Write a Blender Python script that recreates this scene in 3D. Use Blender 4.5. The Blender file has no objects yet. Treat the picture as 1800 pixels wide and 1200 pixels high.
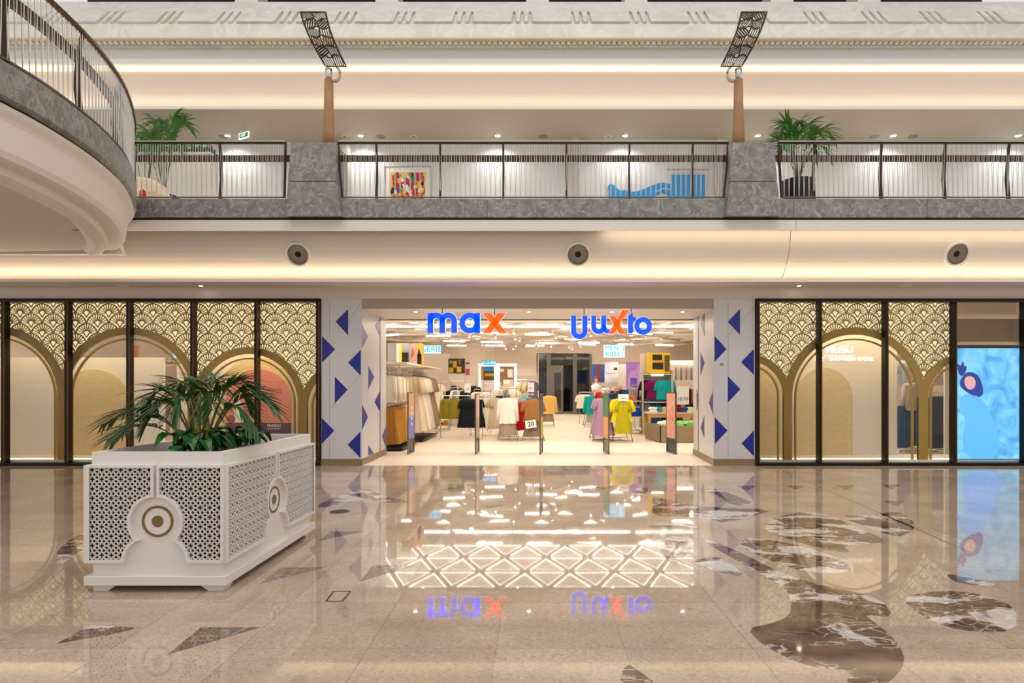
import bpy, math, random
from mathutils import Vector, Matrix
random.seed(7)
S = bpy.context.scene
COL = S.collection
# ------------------------------------------------------------------ camera, world, light, exposure
F_PX, VPX, VPY, CAMH = 1067.0, 940.0, 680.0, 1.63
cam_d = bpy.data.cameras.new('camera'); cam = bpy.data.objects.new('camera', cam_d); COL.objects.link(cam)
cam.location = (0, 0, CAMH); cam.rotation_euler = (math.pi/2, 0, 0)
cam_d.sensor_width = 36; cam_d.lens = 36*F_PX/1800
cam_d.shift_x = -(VPX-900)/1800; cam_d.shift_y = (VPY-600)/1800
cam_d.clip_end = 200
S.camera = cam
w = bpy.data.worlds.new('hall_light'); S.world = w; w.use_nodes = True
bg = w.node_tree.nodes['Background']; bg.inputs[0].default_value = (1.0, .96, .92, 1); bg.inputs[1].default_value = .80
S.view_settings.view_transform = 'Standard'; S.view_settings.look = 'None'
S.view_settings.exposure = 0.0; S.view_settings.gamma = 1; S.view_settings.use_curve_mapping = False
def area(name, loc, size, power, color, rot=(0, 0, 0)):
    l = bpy.data.lights.new(name, 'AREA'); l.shape = 'RECTANGLE'; l.size, l.size_y = size; l.energy = power; l.color = color
    o = bpy.data.objects.new(name, l); COL.objects.link(o); o.location = loc; o.rotation_euler = rot
    return o
area('atrium_fill_light', (0, 3.5, 19), (22, 10), 1500, (1, .95, .88))  # unseen area light added overhead as general fill for the hall
# ------------------------------------------------------------------ pixel helpers (photo frame 1800x1200)
def PX(px, D): return (px-VPX)*D/F_PX
def PZ(py, D): return CAMH+(VPY-py)*D/F_PX
def FL(px, py):
    D = F_PX*CAMH/(py-VPY); return ((px-VPX)*D/F_PX, D)
def ONWALL(px, py, a, b):            # photo point on a vertical wall through plan points a, b
    k = (px-VPX)/F_PX
    dx, dy = b[0]-a[0], b[1]-a[1]
    t = (k*a[1]-a[0])/(dx-k*dy)
    D = a[1]+t*dy
    return (a[0]+t*dx, D, PZ(py, D))
# ------------------------------------------------------------------ materials
MATS = {}
def lin(c):
    return tuple(((v/255)/12.92 if v/255 <= .04045 else ((v/255+.055)/1.055)**2.4) for v in c)
def mat(name, rgb, rough=.5, metal=0, emit=0, emit_rgb=None, noise=0, nscale=8, spec=.5, alpha=1, trans=0, coat=0):
    if name in MATS: return MATS[name]
    m = bpy.data.materials.new(name); m.use_nodes = True; nt = m.node_tree; b = nt.nodes['Principled BSDF']
    c = lin(rgb)
    b.inputs['Base Color'].default_value = (*c, 1); b.inputs['Roughness'].default_value = rough; b.inputs['Metallic'].default_value = metal
    b.inputs['Specular IOR Level'].default_value = spec; b.inputs['Alpha'].default_value = alpha
    b.inputs['Transmission Weight'].default_value = trans; b.inputs['Coat Weight'].default_value = coat
    if emit:
        e = lin(emit_rgb or rgb)
        b.inputs['Emission Color'].default_value = (*e, 1); b.inputs['Emission Strength'].default_value = emit
    if noise:
        tc = nt.nodes.new('ShaderNodeTexCoord'); n = nt.nodes.new('ShaderNodeTexNoise'); n.inputs['Scale'].default_value = nscale
        n.inputs['Detail'].default_value = 5
        mx = nt.nodes.new('ShaderNodeMix'); mx.data_type = 'RGBA'
        nt.links.new(tc.outputs['Object'], n.inputs['Vector']); nt.links.new(n.outputs['Fac'], mx.inputs['Factor'])
        mx.inputs['A'].default_value = (*[v*(1-noise) for v in c], 1); mx.inputs['B'].default_value = (*[min(1, v*(1+noise)) for v in c], 1)
        nt.links.new(mx.outputs['Result'], b.inputs['Base Color'])
    MATS[name] = m
    return m
def nodes_of(name):
    m = bpy.data.materials.new(name); m.use_nodes = True; MATS[name] = m
    return m, m.node_tree, m.node_tree.nodes['Principled BSDF']
def ramp(nt, stops):
    r = nt.nodes.new('ShaderNodeValToRGB'); cr = r.color_ramp
    while len(cr.elements) < len(stops): cr.elements.new(.5)
    for e, (p, c) in zip(cr.elements, stops): e.position = p; e.color = (*lin(c), 1)
    return r
# beige polished floor stone
m, nt, b = nodes_of('floor_stone')
g = nt.nodes.new('ShaderNodeNewGeometry'); oi = nt.nodes.new('ShaderNodeObjectInfo')
n1 = nt.nodes.new('ShaderNodeTexNoise'); n1.inputs['Scale'].default_value = 38; n1.inputs['Detail'].default_value = 6; n1.inputs['Distortion'].default_value = 1.5
n2 = nt.nodes.new('ShaderNodeTexNoise'); n2.inputs['Scale'].default_value = 1.7; n2.inputs['Detail'].default_value = 4
for n in (n1, n2): nt.links.new(g.outputs['Position'], n.inputs['Vector'])
r1 = ramp(nt, [(.30, (172, 152, 134)), (.45, (197, 179, 161)), (.60, (205, 187, 170)), (.75, (227, 214, 200))])
nt.links.new(n1.outputs['Fac'], r1.inputs['Fac'])
mx = nt.nodes.new('ShaderNodeMix'); mx.data_type = 'RGBA'; mx.blend_type = 'MULTIPLY'; mx.inputs['Factor'].default_value = .55
r2 = ramp(nt, [(.3, (205, 195, 188)), (.7, (255, 252, 248))]); nt.links.new(n2.outputs['Fac'], r2.inputs['Fac'])
nt.links.new(r1.outputs['Color'], mx.inputs['A']); nt.links.new(r2.outputs['Color'], mx.inputs['B'])
mx2 = nt.nodes.new('ShaderNodeMix'); mx2.data_type = 'RGBA'; mx2.blend_type = 'MULTIPLY'; mx2.inputs['Factor'].default_value = .5
r3 = ramp(nt, [(0, (218, 210, 200)), (1, (255, 255, 255))]); nt.links.new(oi.outputs['Random'], r3.inputs['Fac'])
nt.links.new(mx.outputs['Result'], mx2.inputs['A']); nt.links.new(r3.outputs['Color'], mx2.inputs['B'])
nt.links.new(mx2.outputs['Result'], b.inputs['Base Color']); b.inputs['Roughness'].default_value = .03; b.inputs['IOR'].default_value = 1.58
# dark brown marble with white veins
def veined(name, lo, hi, vein, scale, rough, vw=.035):
    m, nt, b = nodes_of(name)
    g = nt.nodes.new('ShaderNodeNewGeometry')
    mp = nt.nodes.new('ShaderNodeMapping'); mp.inputs['Scale'].default_value = (1, 1.5, 1); mp.inputs['Rotation'].default_value = (0, 0, .6)
    nt.links.new(g.outputs['Position'], mp.inputs['Vector'])
    n1 = nt.nodes.new('ShaderNodeTexNoise'); n1.inputs['Scale'].default_value = scale; n1.inputs['Detail'].default_value = 7; n1.inputs['Distortion'].default_value = .9
    n2 = nt.nodes.new('ShaderNodeTexNoise'); n2.inputs['Scale'].default_value = scale*1.4; n2.inputs['Detail'].default_value = 5; n2.inputs['Distortion'].default_value = .6
    nt.links.new(mp.outputs['Vector'], n1.inputs['Vector']); nt.links.new(mp.outputs['Vector'], n2.inputs['Vector'])
    base = ramp(nt, [(.35, lo), (.65, hi)]); nt.links.new(n2.outputs['Fac'], base.inputs['Fac'])
    v = ramp(nt, [(.5-vw, (0, 0, 0)), (.5, (255, 255, 255)), (.5+vw, (0, 0, 0))]); nt.links.new(n1.outputs['Fac'], v.inputs['Fac'])
    mx = nt.nodes.new('ShaderNodeMix'); mx.data_type = 'RGBA'
    nt.links.new(v.outputs['Color'], mx.inputs['Factor']); nt.links.new(base.outputs['Color'], mx.inputs['A']); mx.inputs['B'].default_value = (*lin(vein), 1)
    nt.links.new(mx.outputs['Result'], b.inputs['Base Color']); b.inputs['Roughness'].default_value = rough; b.inputs['IOR'].default_value = 1.6
    return m
m, nt, b = nodes_of('brown_marble')
g = nt.nodes.new('ShaderNodeNewGeometry'); mp = nt.nodes.new('ShaderNodeMapping'); mp.inputs['Scale'].default_value = (1, 1.6, 1); mp.inputs['Rotation'].default_value = (0, 0, .7)
nt.links.new(g.outputs['Position'], mp.inputs['Vector'])
wn = nt.nodes.new('ShaderNodeTexNoise'); wn.inputs['Scale'].default_value = 3.5; wn.inputs['Detail'].default_value = 4; nt.links.new(mp.outputs['Vector'], wn.inputs['Vector'])
wm = nt.nodes.new('ShaderNodeMix'); wm.data_type = 'RGBA'; wm.blend_type = 'LINEAR_LIGHT'; wm.inputs['Factor'].default_value = .22
nt.links.new(mp.outputs['Vector'], wm.inputs['A']); nt.links.new(wn.outputs['Color'], wm.inputs['B'])
vo = nt.nodes.new('ShaderNodeTexVoronoi'); vo.feature = 'DISTANCE_TO_EDGE'; vo.inputs['Scale'].default_value = 5.5; nt.links.new(wm.outputs['Result'], vo.inputs['Vector'])
vr = ramp(nt, [(.0, (255, 255, 255)), (.035, (150, 150, 150)), (.07, (0, 0, 0))]); nt.links.new(vo.outputs['Distance'], vr.inputs['Fac'])
pn = nt.nodes.new('ShaderNodeTexNoise'); pn.inputs['Scale'].default_value = 1.6; pn.inputs['Detail'].default_value = 8; pn.inputs['Distortion'].default_value = .8; nt.links.new(mp.outputs['Vector'], pn.inputs['Vector'])
pr_ = ramp(nt, [(.40, (40, 40, 40)), (.52, (255, 255, 255))]); nt.links.new(pn.outputs['Fac'], pr_.inputs['Fac'])
mu = nt.nodes.new('ShaderNodeMath'); mu.operation = 'MULTIPLY'; nt.links.new(vr.outputs['Color'], mu.inputs[0]); nt.links.new(pr_.outputs['Color'], mu.inputs[1])
pw = ramp(nt, [(.53, (0, 0, 0)), (.575, (225, 225, 225))]); nt.links.new(pn.outputs['Fac'], pw.inputs['Fac'])
ad = nt.nodes.new('ShaderNodeMath'); ad.operation = 'ADD'; ad.use_clamp = True; nt.links.new(mu.outputs[0], ad.inputs[0]); nt.links.new(pw.outputs['Color'], ad.inputs[1])
br = ramp(nt, [(.35, (84, 66, 54)), (.65, (124, 100, 82))]); nt.links.new(wn.outputs['Fac'], br.inputs['Fac'])
fm = nt.nodes.new('ShaderNodeMix'); fm.data_type = 'RGBA'; nt.links.new(ad.outputs[0], fm.inputs['Factor']); nt.links.new(br.outputs['Color'], fm.inputs['A']); fm.inputs['B'].default_value = (*lin((222, 214, 208)), 1)
nt.links.new(fm.outputs['Result'], b.inputs['Base Color']); b.inputs['Roughness'].default_value = .05; b.inputs['IOR'].default_value = 1.6
veined('grey_inlay', (105, 90, 74), (132, 115, 96), (160, 145, 128), 6, .05)
veined('grey_stone', (112, 109, 104), (138, 135, 130), (164, 161, 155), 4.5, .4, .03)
veined('pale_stone', (200, 197, 189), (210, 207, 200), (216, 214, 207), 1.3, .5, .05)
mat('store_floor', (238, 222, 200), .35, noise=.03, nscale=.7)
mat('white_paint', (228, 220, 212), .55)
mat('warm_paint', (214, 202, 190), .6)
mat('grey_paint', (196, 190, 182), .6)
mat('white_panel', (206, 203, 204), .28)
mat('blue_panel', (8, 22, 138), .3)
mat('bronze', (38, 26, 16), .35, .7)
mat('bronze_edge', (96, 70, 40), .3, .8)
mat('gold', (176, 136, 10), .42, .15)
mat('gold_fan', (150, 124, 58), .4, .6)
mat('plinth_metal', (142, 122, 92), .4, .5)
mat('header_metal', (168, 152, 136), .45, .2)
mat('chrome', (200, 200, 200), .22, 1)
mat('steel_dark', (120, 116, 108), .3, .9)
mat('rail_top', (176, 170, 160), .3, .9)
mat('rod_steel', (205, 202, 196), .35, .8)
mat('bronze_post', (64, 38, 26), .45, .5)
mat('wood_rail', (74, 44, 26), .5)
mat('wood_pole', (158, 118, 80), .5, noise=.15, nscale=3)
mat('lamp_screen', (66, 54, 44), .45, .5)
mat('lamp_bracket', (190, 172, 148), .4, .4)
mat('planter_white', (232, 226, 222), .45)
mat('planter_hole_shade', (58, 44, 32), .8)
mat('roundel_gold', (128, 106, 58), .4, .5)
mat('soil', (46, 36, 28), .95)
mat('leaf', (44, 84, 26), .4, noise=.4, nscale=5)
mat('leaf_broad', (30, 100, 34), .28, noise=.3, nscale=6)
mat('leaf_stem', (84, 96, 40), .5)
mat('leaf_light', (70, 128, 44), .45, noise=.3, nscale=5)
mat('trunk_yellow', (170, 140, 58), .6, noise=.2, nscale=10)
mat('pot_black', (24, 22, 22), .4)
mat('cream_backlit', (255, 240, 200), .6, emit=.78, emit_rgb=(255, 236, 190))
mat('window_wall', (236, 226, 212), .6)
mat('window_platform', (250, 240, 222), .5)
mat('dark_void', (20, 20, 22), .7)
mat('dark_glass', (16, 18, 20), .06, .0, spec=.8)
mat('sign_blue', (0, 62, 255), .4, emit=1.7)
mat('sign_orange', (255, 72, 0), .4, emit=1.6)
mat('sign_side', (235, 240, 255), .4, emit=.8)
mat('led_warm', (255, 238, 208), .5, emit=17)
mat('slot_light', (255, 236, 205), .5, emit=.95)
mat('window_fill_lamp', (255, 242, 222), .5, emit=10.5)
mat('tri_edge', (255, 250, 242), .5, emit=7, emit_rgb=(255, 246, 232))
mat('dentil_gold', (206, 186, 150), .5)
mat('led_soft', (255, 240, 220), .5, emit=1.6)
mat('led_upper', (255, 240, 222), .5, emit=9)
mat('lamp_white', (255, 250, 240), .5, emit=14)
mat('lamp_spot', (255, 250, 240), .5, emit=25)
mat('store_panel', (255, 250, 242), .5, emit=.6, emit_rgb=(255, 243, 224))
mat('store_edge', (255, 250, 242), .5, emit=6, emit_rgb=(255, 245, 228))
mat('truss', (226, 214, 200), .5)
mat('store_ceiling', (228, 216, 202), .7)
mat('window_floor_fill', (255, 242, 222), .5, emit=1.1)
mat('store_wall', (226, 212, 198), .6)
mat('cyan_light', (0, 140, 225), .5, emit=.8)
mat('cyan_white', (190, 240, 255), .5, emit=.85)
mat('black_fabric', (18, 17, 20), .85)
mat('black_plastic', (26, 26, 26), .4)
mat('paper_white', (240, 238, 234), .6)
mat('speaker_ring', (214, 206, 196), .5)
mat('speaker_grille', (134, 124, 110), .6)
mat('grey_mesh', (150, 144, 136), .7)
# pale gold display panel with small relief
m, nt, b = nodes_of('gold_relief')
tc = nt.nodes.new('ShaderNodeTexCoord'); mp = nt.nodes.new('ShaderNodeMapping'); mp.inputs['Rotation'].default_value = (math.pi/2, 0, 0)
bk = nt.nodes.new('ShaderNodeTexBrick'); bk.inputs['Scale'].default_value = 6; bk.inputs['Mortar Size'].default_value = .012
bk.inputs['Color1'].default_value = (*lin((232, 210, 160)), 1); bk.inputs['Color2'].default_value = (*lin((226, 202, 148)), 1); bk.inputs['Mortar'].default_value = (*lin((186, 156, 98)), 1)
bk.inputs['Mortar Smooth'].default_value = .6
nt.links.new(tc.outputs['Object'], mp.inputs['Vector']); nt.links.new(mp.outputs['Vector'], bk.inputs['Vector'])
nt.links.new(bk.outputs['Color'], b.inputs['Base Color'])
bp = nt.nodes.new('ShaderNodeBump'); bp.inputs['Strength'].default_value = .4; bp.inputs['Distance'].default_value = .01; bp.invert = True
nt.links.new(bk.outputs['Fac'], bp.inputs['Height']); nt.links.new(bp.outputs['Normal'], b.inputs['Normal']); b.inputs['Roughness'].default_value = .45
# clear shop glass: thin pane
m = bpy.data.materials.new('shop_glass'); m.use_nodes = True; nt = m.node_tree; MATS['shop_glass'] = m
nt.nodes.remove(nt.nodes['Principled BSDF']); out = nt.nodes['Material Output']
tr = nt.nodes.new('ShaderNodeBsdfTransparent'); gl = nt.nodes.new('ShaderNodeBsdfGlossy'); gl.inputs['Roughness'].default_value = .01
fr = nt.nodes.new('ShaderNodeFresnel'); fr.inputs['IOR'].default_value = 1.45
mxs = nt.nodes.new('ShaderNodeMixShader'); nt.links.new(fr.outputs[0], mxs.inputs[0]); nt.links.new(tr.outputs[0], mxs.inputs[1]); nt.links.new(gl.outputs[0], mxs.inputs[2])
nt.links.new(mxs.outputs[0], out.inputs['Surface'])
tr.inputs[0].default_value = (.95, .96, .95, 1)
def fabric(rgb):
    return mat('fabric_%d_%d_%d' % rgb, rgb, .85, noise=.08, nscale=14, spec=.2)
# ------------------------------------------------------------------ mesh builder
class MB:
    def __init__(s): s.v = []; s.f = []
    def quad(s, *p):
        n = len(s.v); s.v += [tuple(q) for q in p]; s.f.append(tuple(range(n, n+len(p)))); return s
    def box(s, x0, x1, y0, y1, z0, z1):
        n = len(s.v)
        s.v += [(x, y, z) for z in (z0, z1) for y in (y0, y1) for x in (x0, x1)]
        for f in ((0, 2, 3, 1), (4, 5, 7, 6), (0, 1, 5, 4), (2, 6, 7, 3), (0, 4, 6, 2), (1, 3, 7, 5)): s.f.append(tuple(n+i for i in f))
        return s
    def prism(s, pts, ext):                # pts: 3-D polygon, ext: extrusion vector
        n = len(s.v); k = len(pts); e = Vector(ext)
        s.v += [tuple(p) for p in pts]+[tuple(Vector(p)+e) for p in pts]
        s.f.append(tuple(range(n+k-1, n-1, -1))); s.f.append(tuple(range(n+k, n+2*k)))
        for i in range(k):
            j = (i+1) % k; s.f.append((n+i, n+j, n+k+j, n+k+i))
        return s
    def tube(s, pts, r, seg=8, caps=True):
        pts = [Vector(p) for p in pts]; rs = r if isinstance(r, (list, tuple)) else [r]*len(pts)
        n = len(s.v); up = Vector((0, 0, 1))
        for i, p in enumerate(pts):
            d = (pts[min(i+1, len(pts)-1)]-pts[max(i-1, 0)]).normalized()
            a = d.cross(up)
            if a.length < 1e-3: a = d.cross(Vector((0, 1, 0)))
            a.normalize(); c = a.cross(d).normalized()
            for k in range(seg):
                t = 2*math.pi*k/seg; s.v.append(tuple(p+(a*math.cos(t)+c*math.sin(t))*rs[i]))
        for i in range(len(pts)-1):
            for k in range(seg):
                a0 = n+i*seg+k; a1 = n+i*seg+(k+1) % seg; s.f.append((a0, a1, a1+seg, a0+seg))
        if caps:
            s.f.append(tuple(range(n+seg-1, n-1, -1))); e = n+(len(pts)-1)*seg; s.f.append(tuple(range(e, e+seg)))
        return s
    def lathe(s, prof, seg=24, c=(0, 0, 0), axis='z', caps=True):
        n = len(s.v)
        for r, z in prof:
            for k in range(seg):
                t = 2*math.pi*k/seg; x, y = r*math.cos(t), r*math.sin(t)
                s.v.append((c[0]+x, c[1]+y, c[2]+z) if axis == 'z' else (c[0]+x, c[1]+z, c[2]+y))
        for i in range(len(prof)-1):
            for k in range(seg):
                a0 = n+i*seg+k; a1 = n+i*seg+(k+1) % seg; s.f.append((a0, a1, a1+seg, a0+seg))
        if caps: s.f.append(tuple(range(n+seg-1, n-1, -1))); e = n+(len(prof)-1)*seg; s.f.append(tuple(range(e, e+seg)))
        return s
    def sweep(s, path, prof, closed=False):   # path: [(x,y)], prof: [(offset along left normal, z)]
        n = len(s.v); k = len(prof)
        for i, p in enumerate(path):
            a = Vector(path[max(i-1, 0)]); b_ = Vector(path[min(i+1, len(path)-1)]); d = (b_-a).normalized(); nr = Vector((-d.y, d.x))
            for o, z in prof: s.v.append((p[0]+nr.x*o, p[1]+nr.y*o, z))
        for i in range(len(path)-1):
            for j in range(k if closed else k-1):
                j2 = (j+1) % k; s.f.append((n+i*k+j, n+i*k+j2, n+(i+1)*k+j2, n+(i+1)*k+j))
        return s
    def strip(s, pts, wdt, dep, to3):         # flat 2-D stroke with thickness: to3(u,v,d)
        if len(pts) < 2: return s
        n = len(s.v); P = [Vector(p) for p in pts]; m = len(P)
        for i in range(m):
            d = (P[min(i+1, m-1)]-P[max(i-1, 0)])
            d = d.normalized() if d.length > 1e-9 else Vector((1, 0))
            nr = Vector((-d.y, d.x))*(wdt/2)
            a, c = P[i]+nr, P[i]-nr
            s.v += [to3(a.x, a.y, 0), to3(c.x, c.y, 0), to3(a.x, a.y, dep), to3(c.x, c.y, dep)]
        for i in range(m-1):
            q = n+4*i
            s.f += [(q, q+1, q+5, q+4), (q, q+4, q+6, q+2), (q+1, q+3, q+7, q+5), (q+2, q+6, q+7, q+3)]
        s.f += [(n, n+2, n+3, n+1), (n+4*m-4, n+4*m-3, n+4*m-1, n+4*m-2)]
        return s
    def mesh(s, name):
        me = bpy.data.meshes.new(name); me.from_pydata(s.v, [], s.f); me.update(); return me
import bmesh
def fixn(me):
    bm = bmesh.new(); bm.from_mesh(me); bmesh.ops.recalc_face_normals(bm, faces=bm.faces); bm.to_mesh(me); bm.free()
def obj(name, mb, material, parent=None, smooth=False, fix=True, bevel=0):
    me = mb.mesh(name) if isinstance(mb, MB) else mb
    if isinstance(mb, MB) and fix: fixn(me)
    o = bpy.data.objects.new(name, me); COL.objects.link(o)
    if not me.materials: me.materials.append(MATS[material] if isinstance(material, str) else material)
    if smooth:
        for p in me.polygons: p.use_smooth = True
    if bevel:
        b_ = o.modifiers.new('bevel', 'BEVEL'); b_.width = bevel; b_.segments = 2; b_.limit_method = 'ANGLE'
    if parent: o.parent = parent
    return o
def tag(o, label, cat, group=None, kind=None):
    o['label'] = label; o['category'] = cat
    if group: o['group'] = group
    if kind: o['kind'] = kind
    return o
def struct(name, mb, material, label, cat, smooth=False, parent=None):
    o = obj(name, mb, material, parent, smooth); tag(o, label, cat, kind='structure'); return o
def thing(name, label, cat, loc=(0, 0, 0), rz=0, group=None, kind=None):
    o = bpy.data.objects.new(name, None); COL.objects.link(o); o.location = loc; o.rotation_euler = (0, 0, rz); o.empty_display_size = .1
    return tag(o, label, cat, group, kind)
def inst(name, me, parent, loc=(0, 0, 0), rot=(0, 0, 0), scale=(1, 1, 1), material=None):
    o = bpy.data.objects.new(name, me); COL.objects.link(o); o.location = loc; o.rotation_euler = rot; o.scale = scale
    if parent: o.parent = parent
    return o
def premesh(name, mb, material, smooth=False):
    me = mb.mesh(name); fixn(me); me.materials.append(MATS[material] if isinstance(material, str) else material)
    if smooth:
        for p in me.polygons: p.use_smooth = True
    return me
def arc(cx, cy, r, a0, a1, n=24):
    return [(cx+r*math.cos(math.radians(a0+(a1-a0)*i/n)), cy+r*math.sin(math.radians(a0+(a1-a0)*i/n))) for i in range(n+1)]
def text_mesh(name, txt, size, material, extrude=.004):
    cu = bpy.data.curves.new(name, 'FONT'); cu.body = txt; cu.size = size; cu.extrude = extrude; cu.align_x = 'CENTER'; cu.align_y = 'CENTER'
    to = bpy.data.objects.new(name, cu); COL.objects.link(to); dg = bpy.context.evaluated_depsgraph_get()
    me = bpy.data.meshes.new_from_object(to.evaluated_get(dg)); bpy.data.objects.remove(to); bpy.data.curves.remove(cu)
    me.materials.clear(); me.materials.append(MATS[material]); return me
def lettering(name, txt, size, material, parent, loc, rot=(math.pi/2, 0, 0), wscale=1):
    o = inst(name, text_mesh(name, txt, size, material), parent, loc, rot, (wscale, 1, 1)); return o
# ================================================================== STRUCTURE
DF = 12.6                                   # shopfront plane
XL, XR = -14.0, 14.0
floor = struct('floor', MB().quad((XL, -3, -.004), (XR, -3, -.004), (XR, DF, -.004), (XL, DF, -.004)), 'floor_stone', 'polished beige marble mall floor with brown leaf inlays', 'floor')
T = .8
tile_me = premesh('tile', MB().box(-T/2+.0015, T/2-.0015, -T/2+.0015, T/2-.0015, -.006, 0), 'floor_stone')
iy = 0
y = DF-.01-T/2
while y > 2.7:
    for i in range(-16, 18):
        x = (i+.2)*T
        if (-.92*y-.4) < x < (.84*y+.4): inst('tile', tile_me, floor, (x, y, 0))
    y -= T
def inlay(pts, material, org, sc):
    P = [FL(org[0]+a/sc, org[1]+c/sc) for a, c in pts]
    # smooth long outlines a little
    me = MB().prism([(p[0], p[1], -.003) for p in P], (0, 0, .0045))
    return obj('inlay', me, material, floor)
def smooth_poly(pts, n=2):
    for _ in range(n):
        q = []
        for i in range(len(pts)):
            a, c = pts[i], pts[(i+1) % len(pts)]
            q += [(a[0]*.75+c[0]*.25, a[1]*.75+c[1]*.25), (a[0]*.25+c[0]*.75, a[1]*.25+c[1]*.75)]
        pts = q
    return pts
R7, R6, R5 = (1100, 800), (560, 800), (100, 840)
leafs = [
 [(640, 912), (760, 890), (860, 850), (875, 790), (850, 700), (700, 620), (560, 540), (410, 455), (430, 440), (600, 510), (760, 590), (870, 640), (1050, 690), (1330, 745), (1425, 858), (1250, 835), (1310, 880), (1400, 950), (1460, 1030), (1470, 1090), (1440, 1150), (1360, 1215), (1160, 1215), (1190, 1130), (1050, 1125), (900, 1090), (780, 1030), (700, 980)],
 [(600, 460), (640, 437), (700, 440), (850, 460), (1040, 510), (1150, 560), (1185, 600), (1150, 620), (1000, 622), (900, 600), (800, 570), (690, 520), (620, 490)],
 [(730, 350), (910, 295), (1060, 310), (1200, 370), (1390, 455), (1250, 470), (1140, 475), (1190, 515), (1060, 500), (920, 460), (740, 405)],
 [(1110, 315), (1300, 315), (1440, 293), (1500, 330), (1530, 370), (1510, 405), (1430, 432), (1300, 390)],
 [(410, 180), (480, 180), (600, 220), (700, 262), (560, 265), (500, 220)],
 [(130, 320), (150, 240), (210, 220), (260, 250), (450, 275), (780, 285), (680, 320), (520, 358), (460, 340), (300, 320)],
 [(112, 350), (412, 372), (310, 410), (370, 460), (300, 540), (255, 580), (190, 520), (140, 440)],
 [(335, 560), (480, 528), (560, 575), (635, 643), (520, 625), (440, 600)],
 [(1450, 757), (1580, 720), (1750, 715), (1900, 740), (2060, 800), (2060, 930), (1800, 930), (1650, 890), (1560, 845)],
 [(1670, 620), (1780, 640), (2000, 690), (1760, 682)],
 [(0, 1095), (60, 1130), (175, 1215), (-40, 1215)],
 [(25, 190), (70, 168), (130, 175), (90, 215), (45, 215)],
]
for L in leafs: inlay(smooth_poly(L, 1), 'brown_marble', R7, 3)
for L in ([(0, 215), (175, 160), (225, 148), (290, 185), (435, 212), (300, 215), (190, 195), (0, 245)], [(-160, 255), (-20, 215), (-20, 240), (-150, 290)]):
    inlay(smooth_poly(L, 1), 'brown_marble', R6, 2.571)
for L in ([(585, 160), (695, 160), (640, 188)], [(845, 160), (945, 160), (895, 182)], [(1110, 158), (1210, 158), (1160, 182)], [(1350, 155), (1450, 155), (1400, 180)], [(1348, 240), (1470, 240), (1430, 270)]):
    inlay(L, 'grey_inlay', R7, 3)
mat('line_stone', (150, 134, 116), .06)
inlay([(770, 60), (779, 60), (1830, 514), (1830, 520)], 'line_stone', R7, 3)
for L in ([(580, 932), (760, 788), (1075, 787)], [(1072, 556), (1180, 472), (1408, 472)], [(1380, 332), (1445, 282), (1615, 280)]):
    inlay(L, 'grey_inlay', R5, 3)
inlay([(0, 873), (180, 775), (437, 788), (280, 825)], 'brown_marble', R5, 3)
for L in ([(187, 570), (245, 497), (435, 497)], [(720, 250), (750, 228), (850, 222)], [(545, 160), (575, 147), (645, 147)], [(990, 145), (1100, 145), (1000, 165)], [(1002, 228), (1100, 225), (1002, 250)], [(1218, 147), (1325, 143), (1240, 165)]):
    inlay(L, 'grey_inlay', R6, 2.571)
# left foreground band of brown marble seen beside the planter
inlay(smooth_poly([(0, 960-840), (60, 930-840), (140, 900-840), (140, 920-840), (50, 960-840), (0, 1000-840)], 1), 'brown_marble', (100, 840), 1)
# square access cover outline and round floor drain
cx, cy = FL(595, 1047); ac = MB()
q = [FL(100+a/3, 840+c/3) for a, c in [(1420, 650), (1460, 597), (1548, 597), (1505, 650)]]
for i in range(4):
    a, c = Vector(q[i]), Vector(q[(i+1) % 4]); d = (c-a).normalized()*.008; nn = Vector((-d.y, d.x))
    ac.prism([(*(a+nn), .0), (*(a-nn), .0), (*(c-nn), .0), (*(c+nn), .0)], (0, 0, .0018))
obj('access_cover', ac, 'steel_dark', floor)
dr = thing('floor_drain', 'round metal drain cover set in the floor beside the planter', 'drain cover', (*FL(597, 899), 0))
obj('ring', MB().lathe([(.10, .0), (.13, .0), (.13, .004), (.10, .004)], 24, caps=False), 'steel_dark', dr)
bars = MB()
for k in range(-4, 5): bars.box(-.1*math.sqrt(1-(k/5)**2), .1*math.sqrt(1-(k/5)**2), k*.022-.005, k*.022+.005, .0005, .003)
obj('grating', bars, 'steel_dark', dr)
floor_s = struct('floor_store', MB().box(-12.5, 13, DF, 43.5, -.05, .0), 'store_floor', 'pale cream floor inside the clothing store', 'floor')
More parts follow.
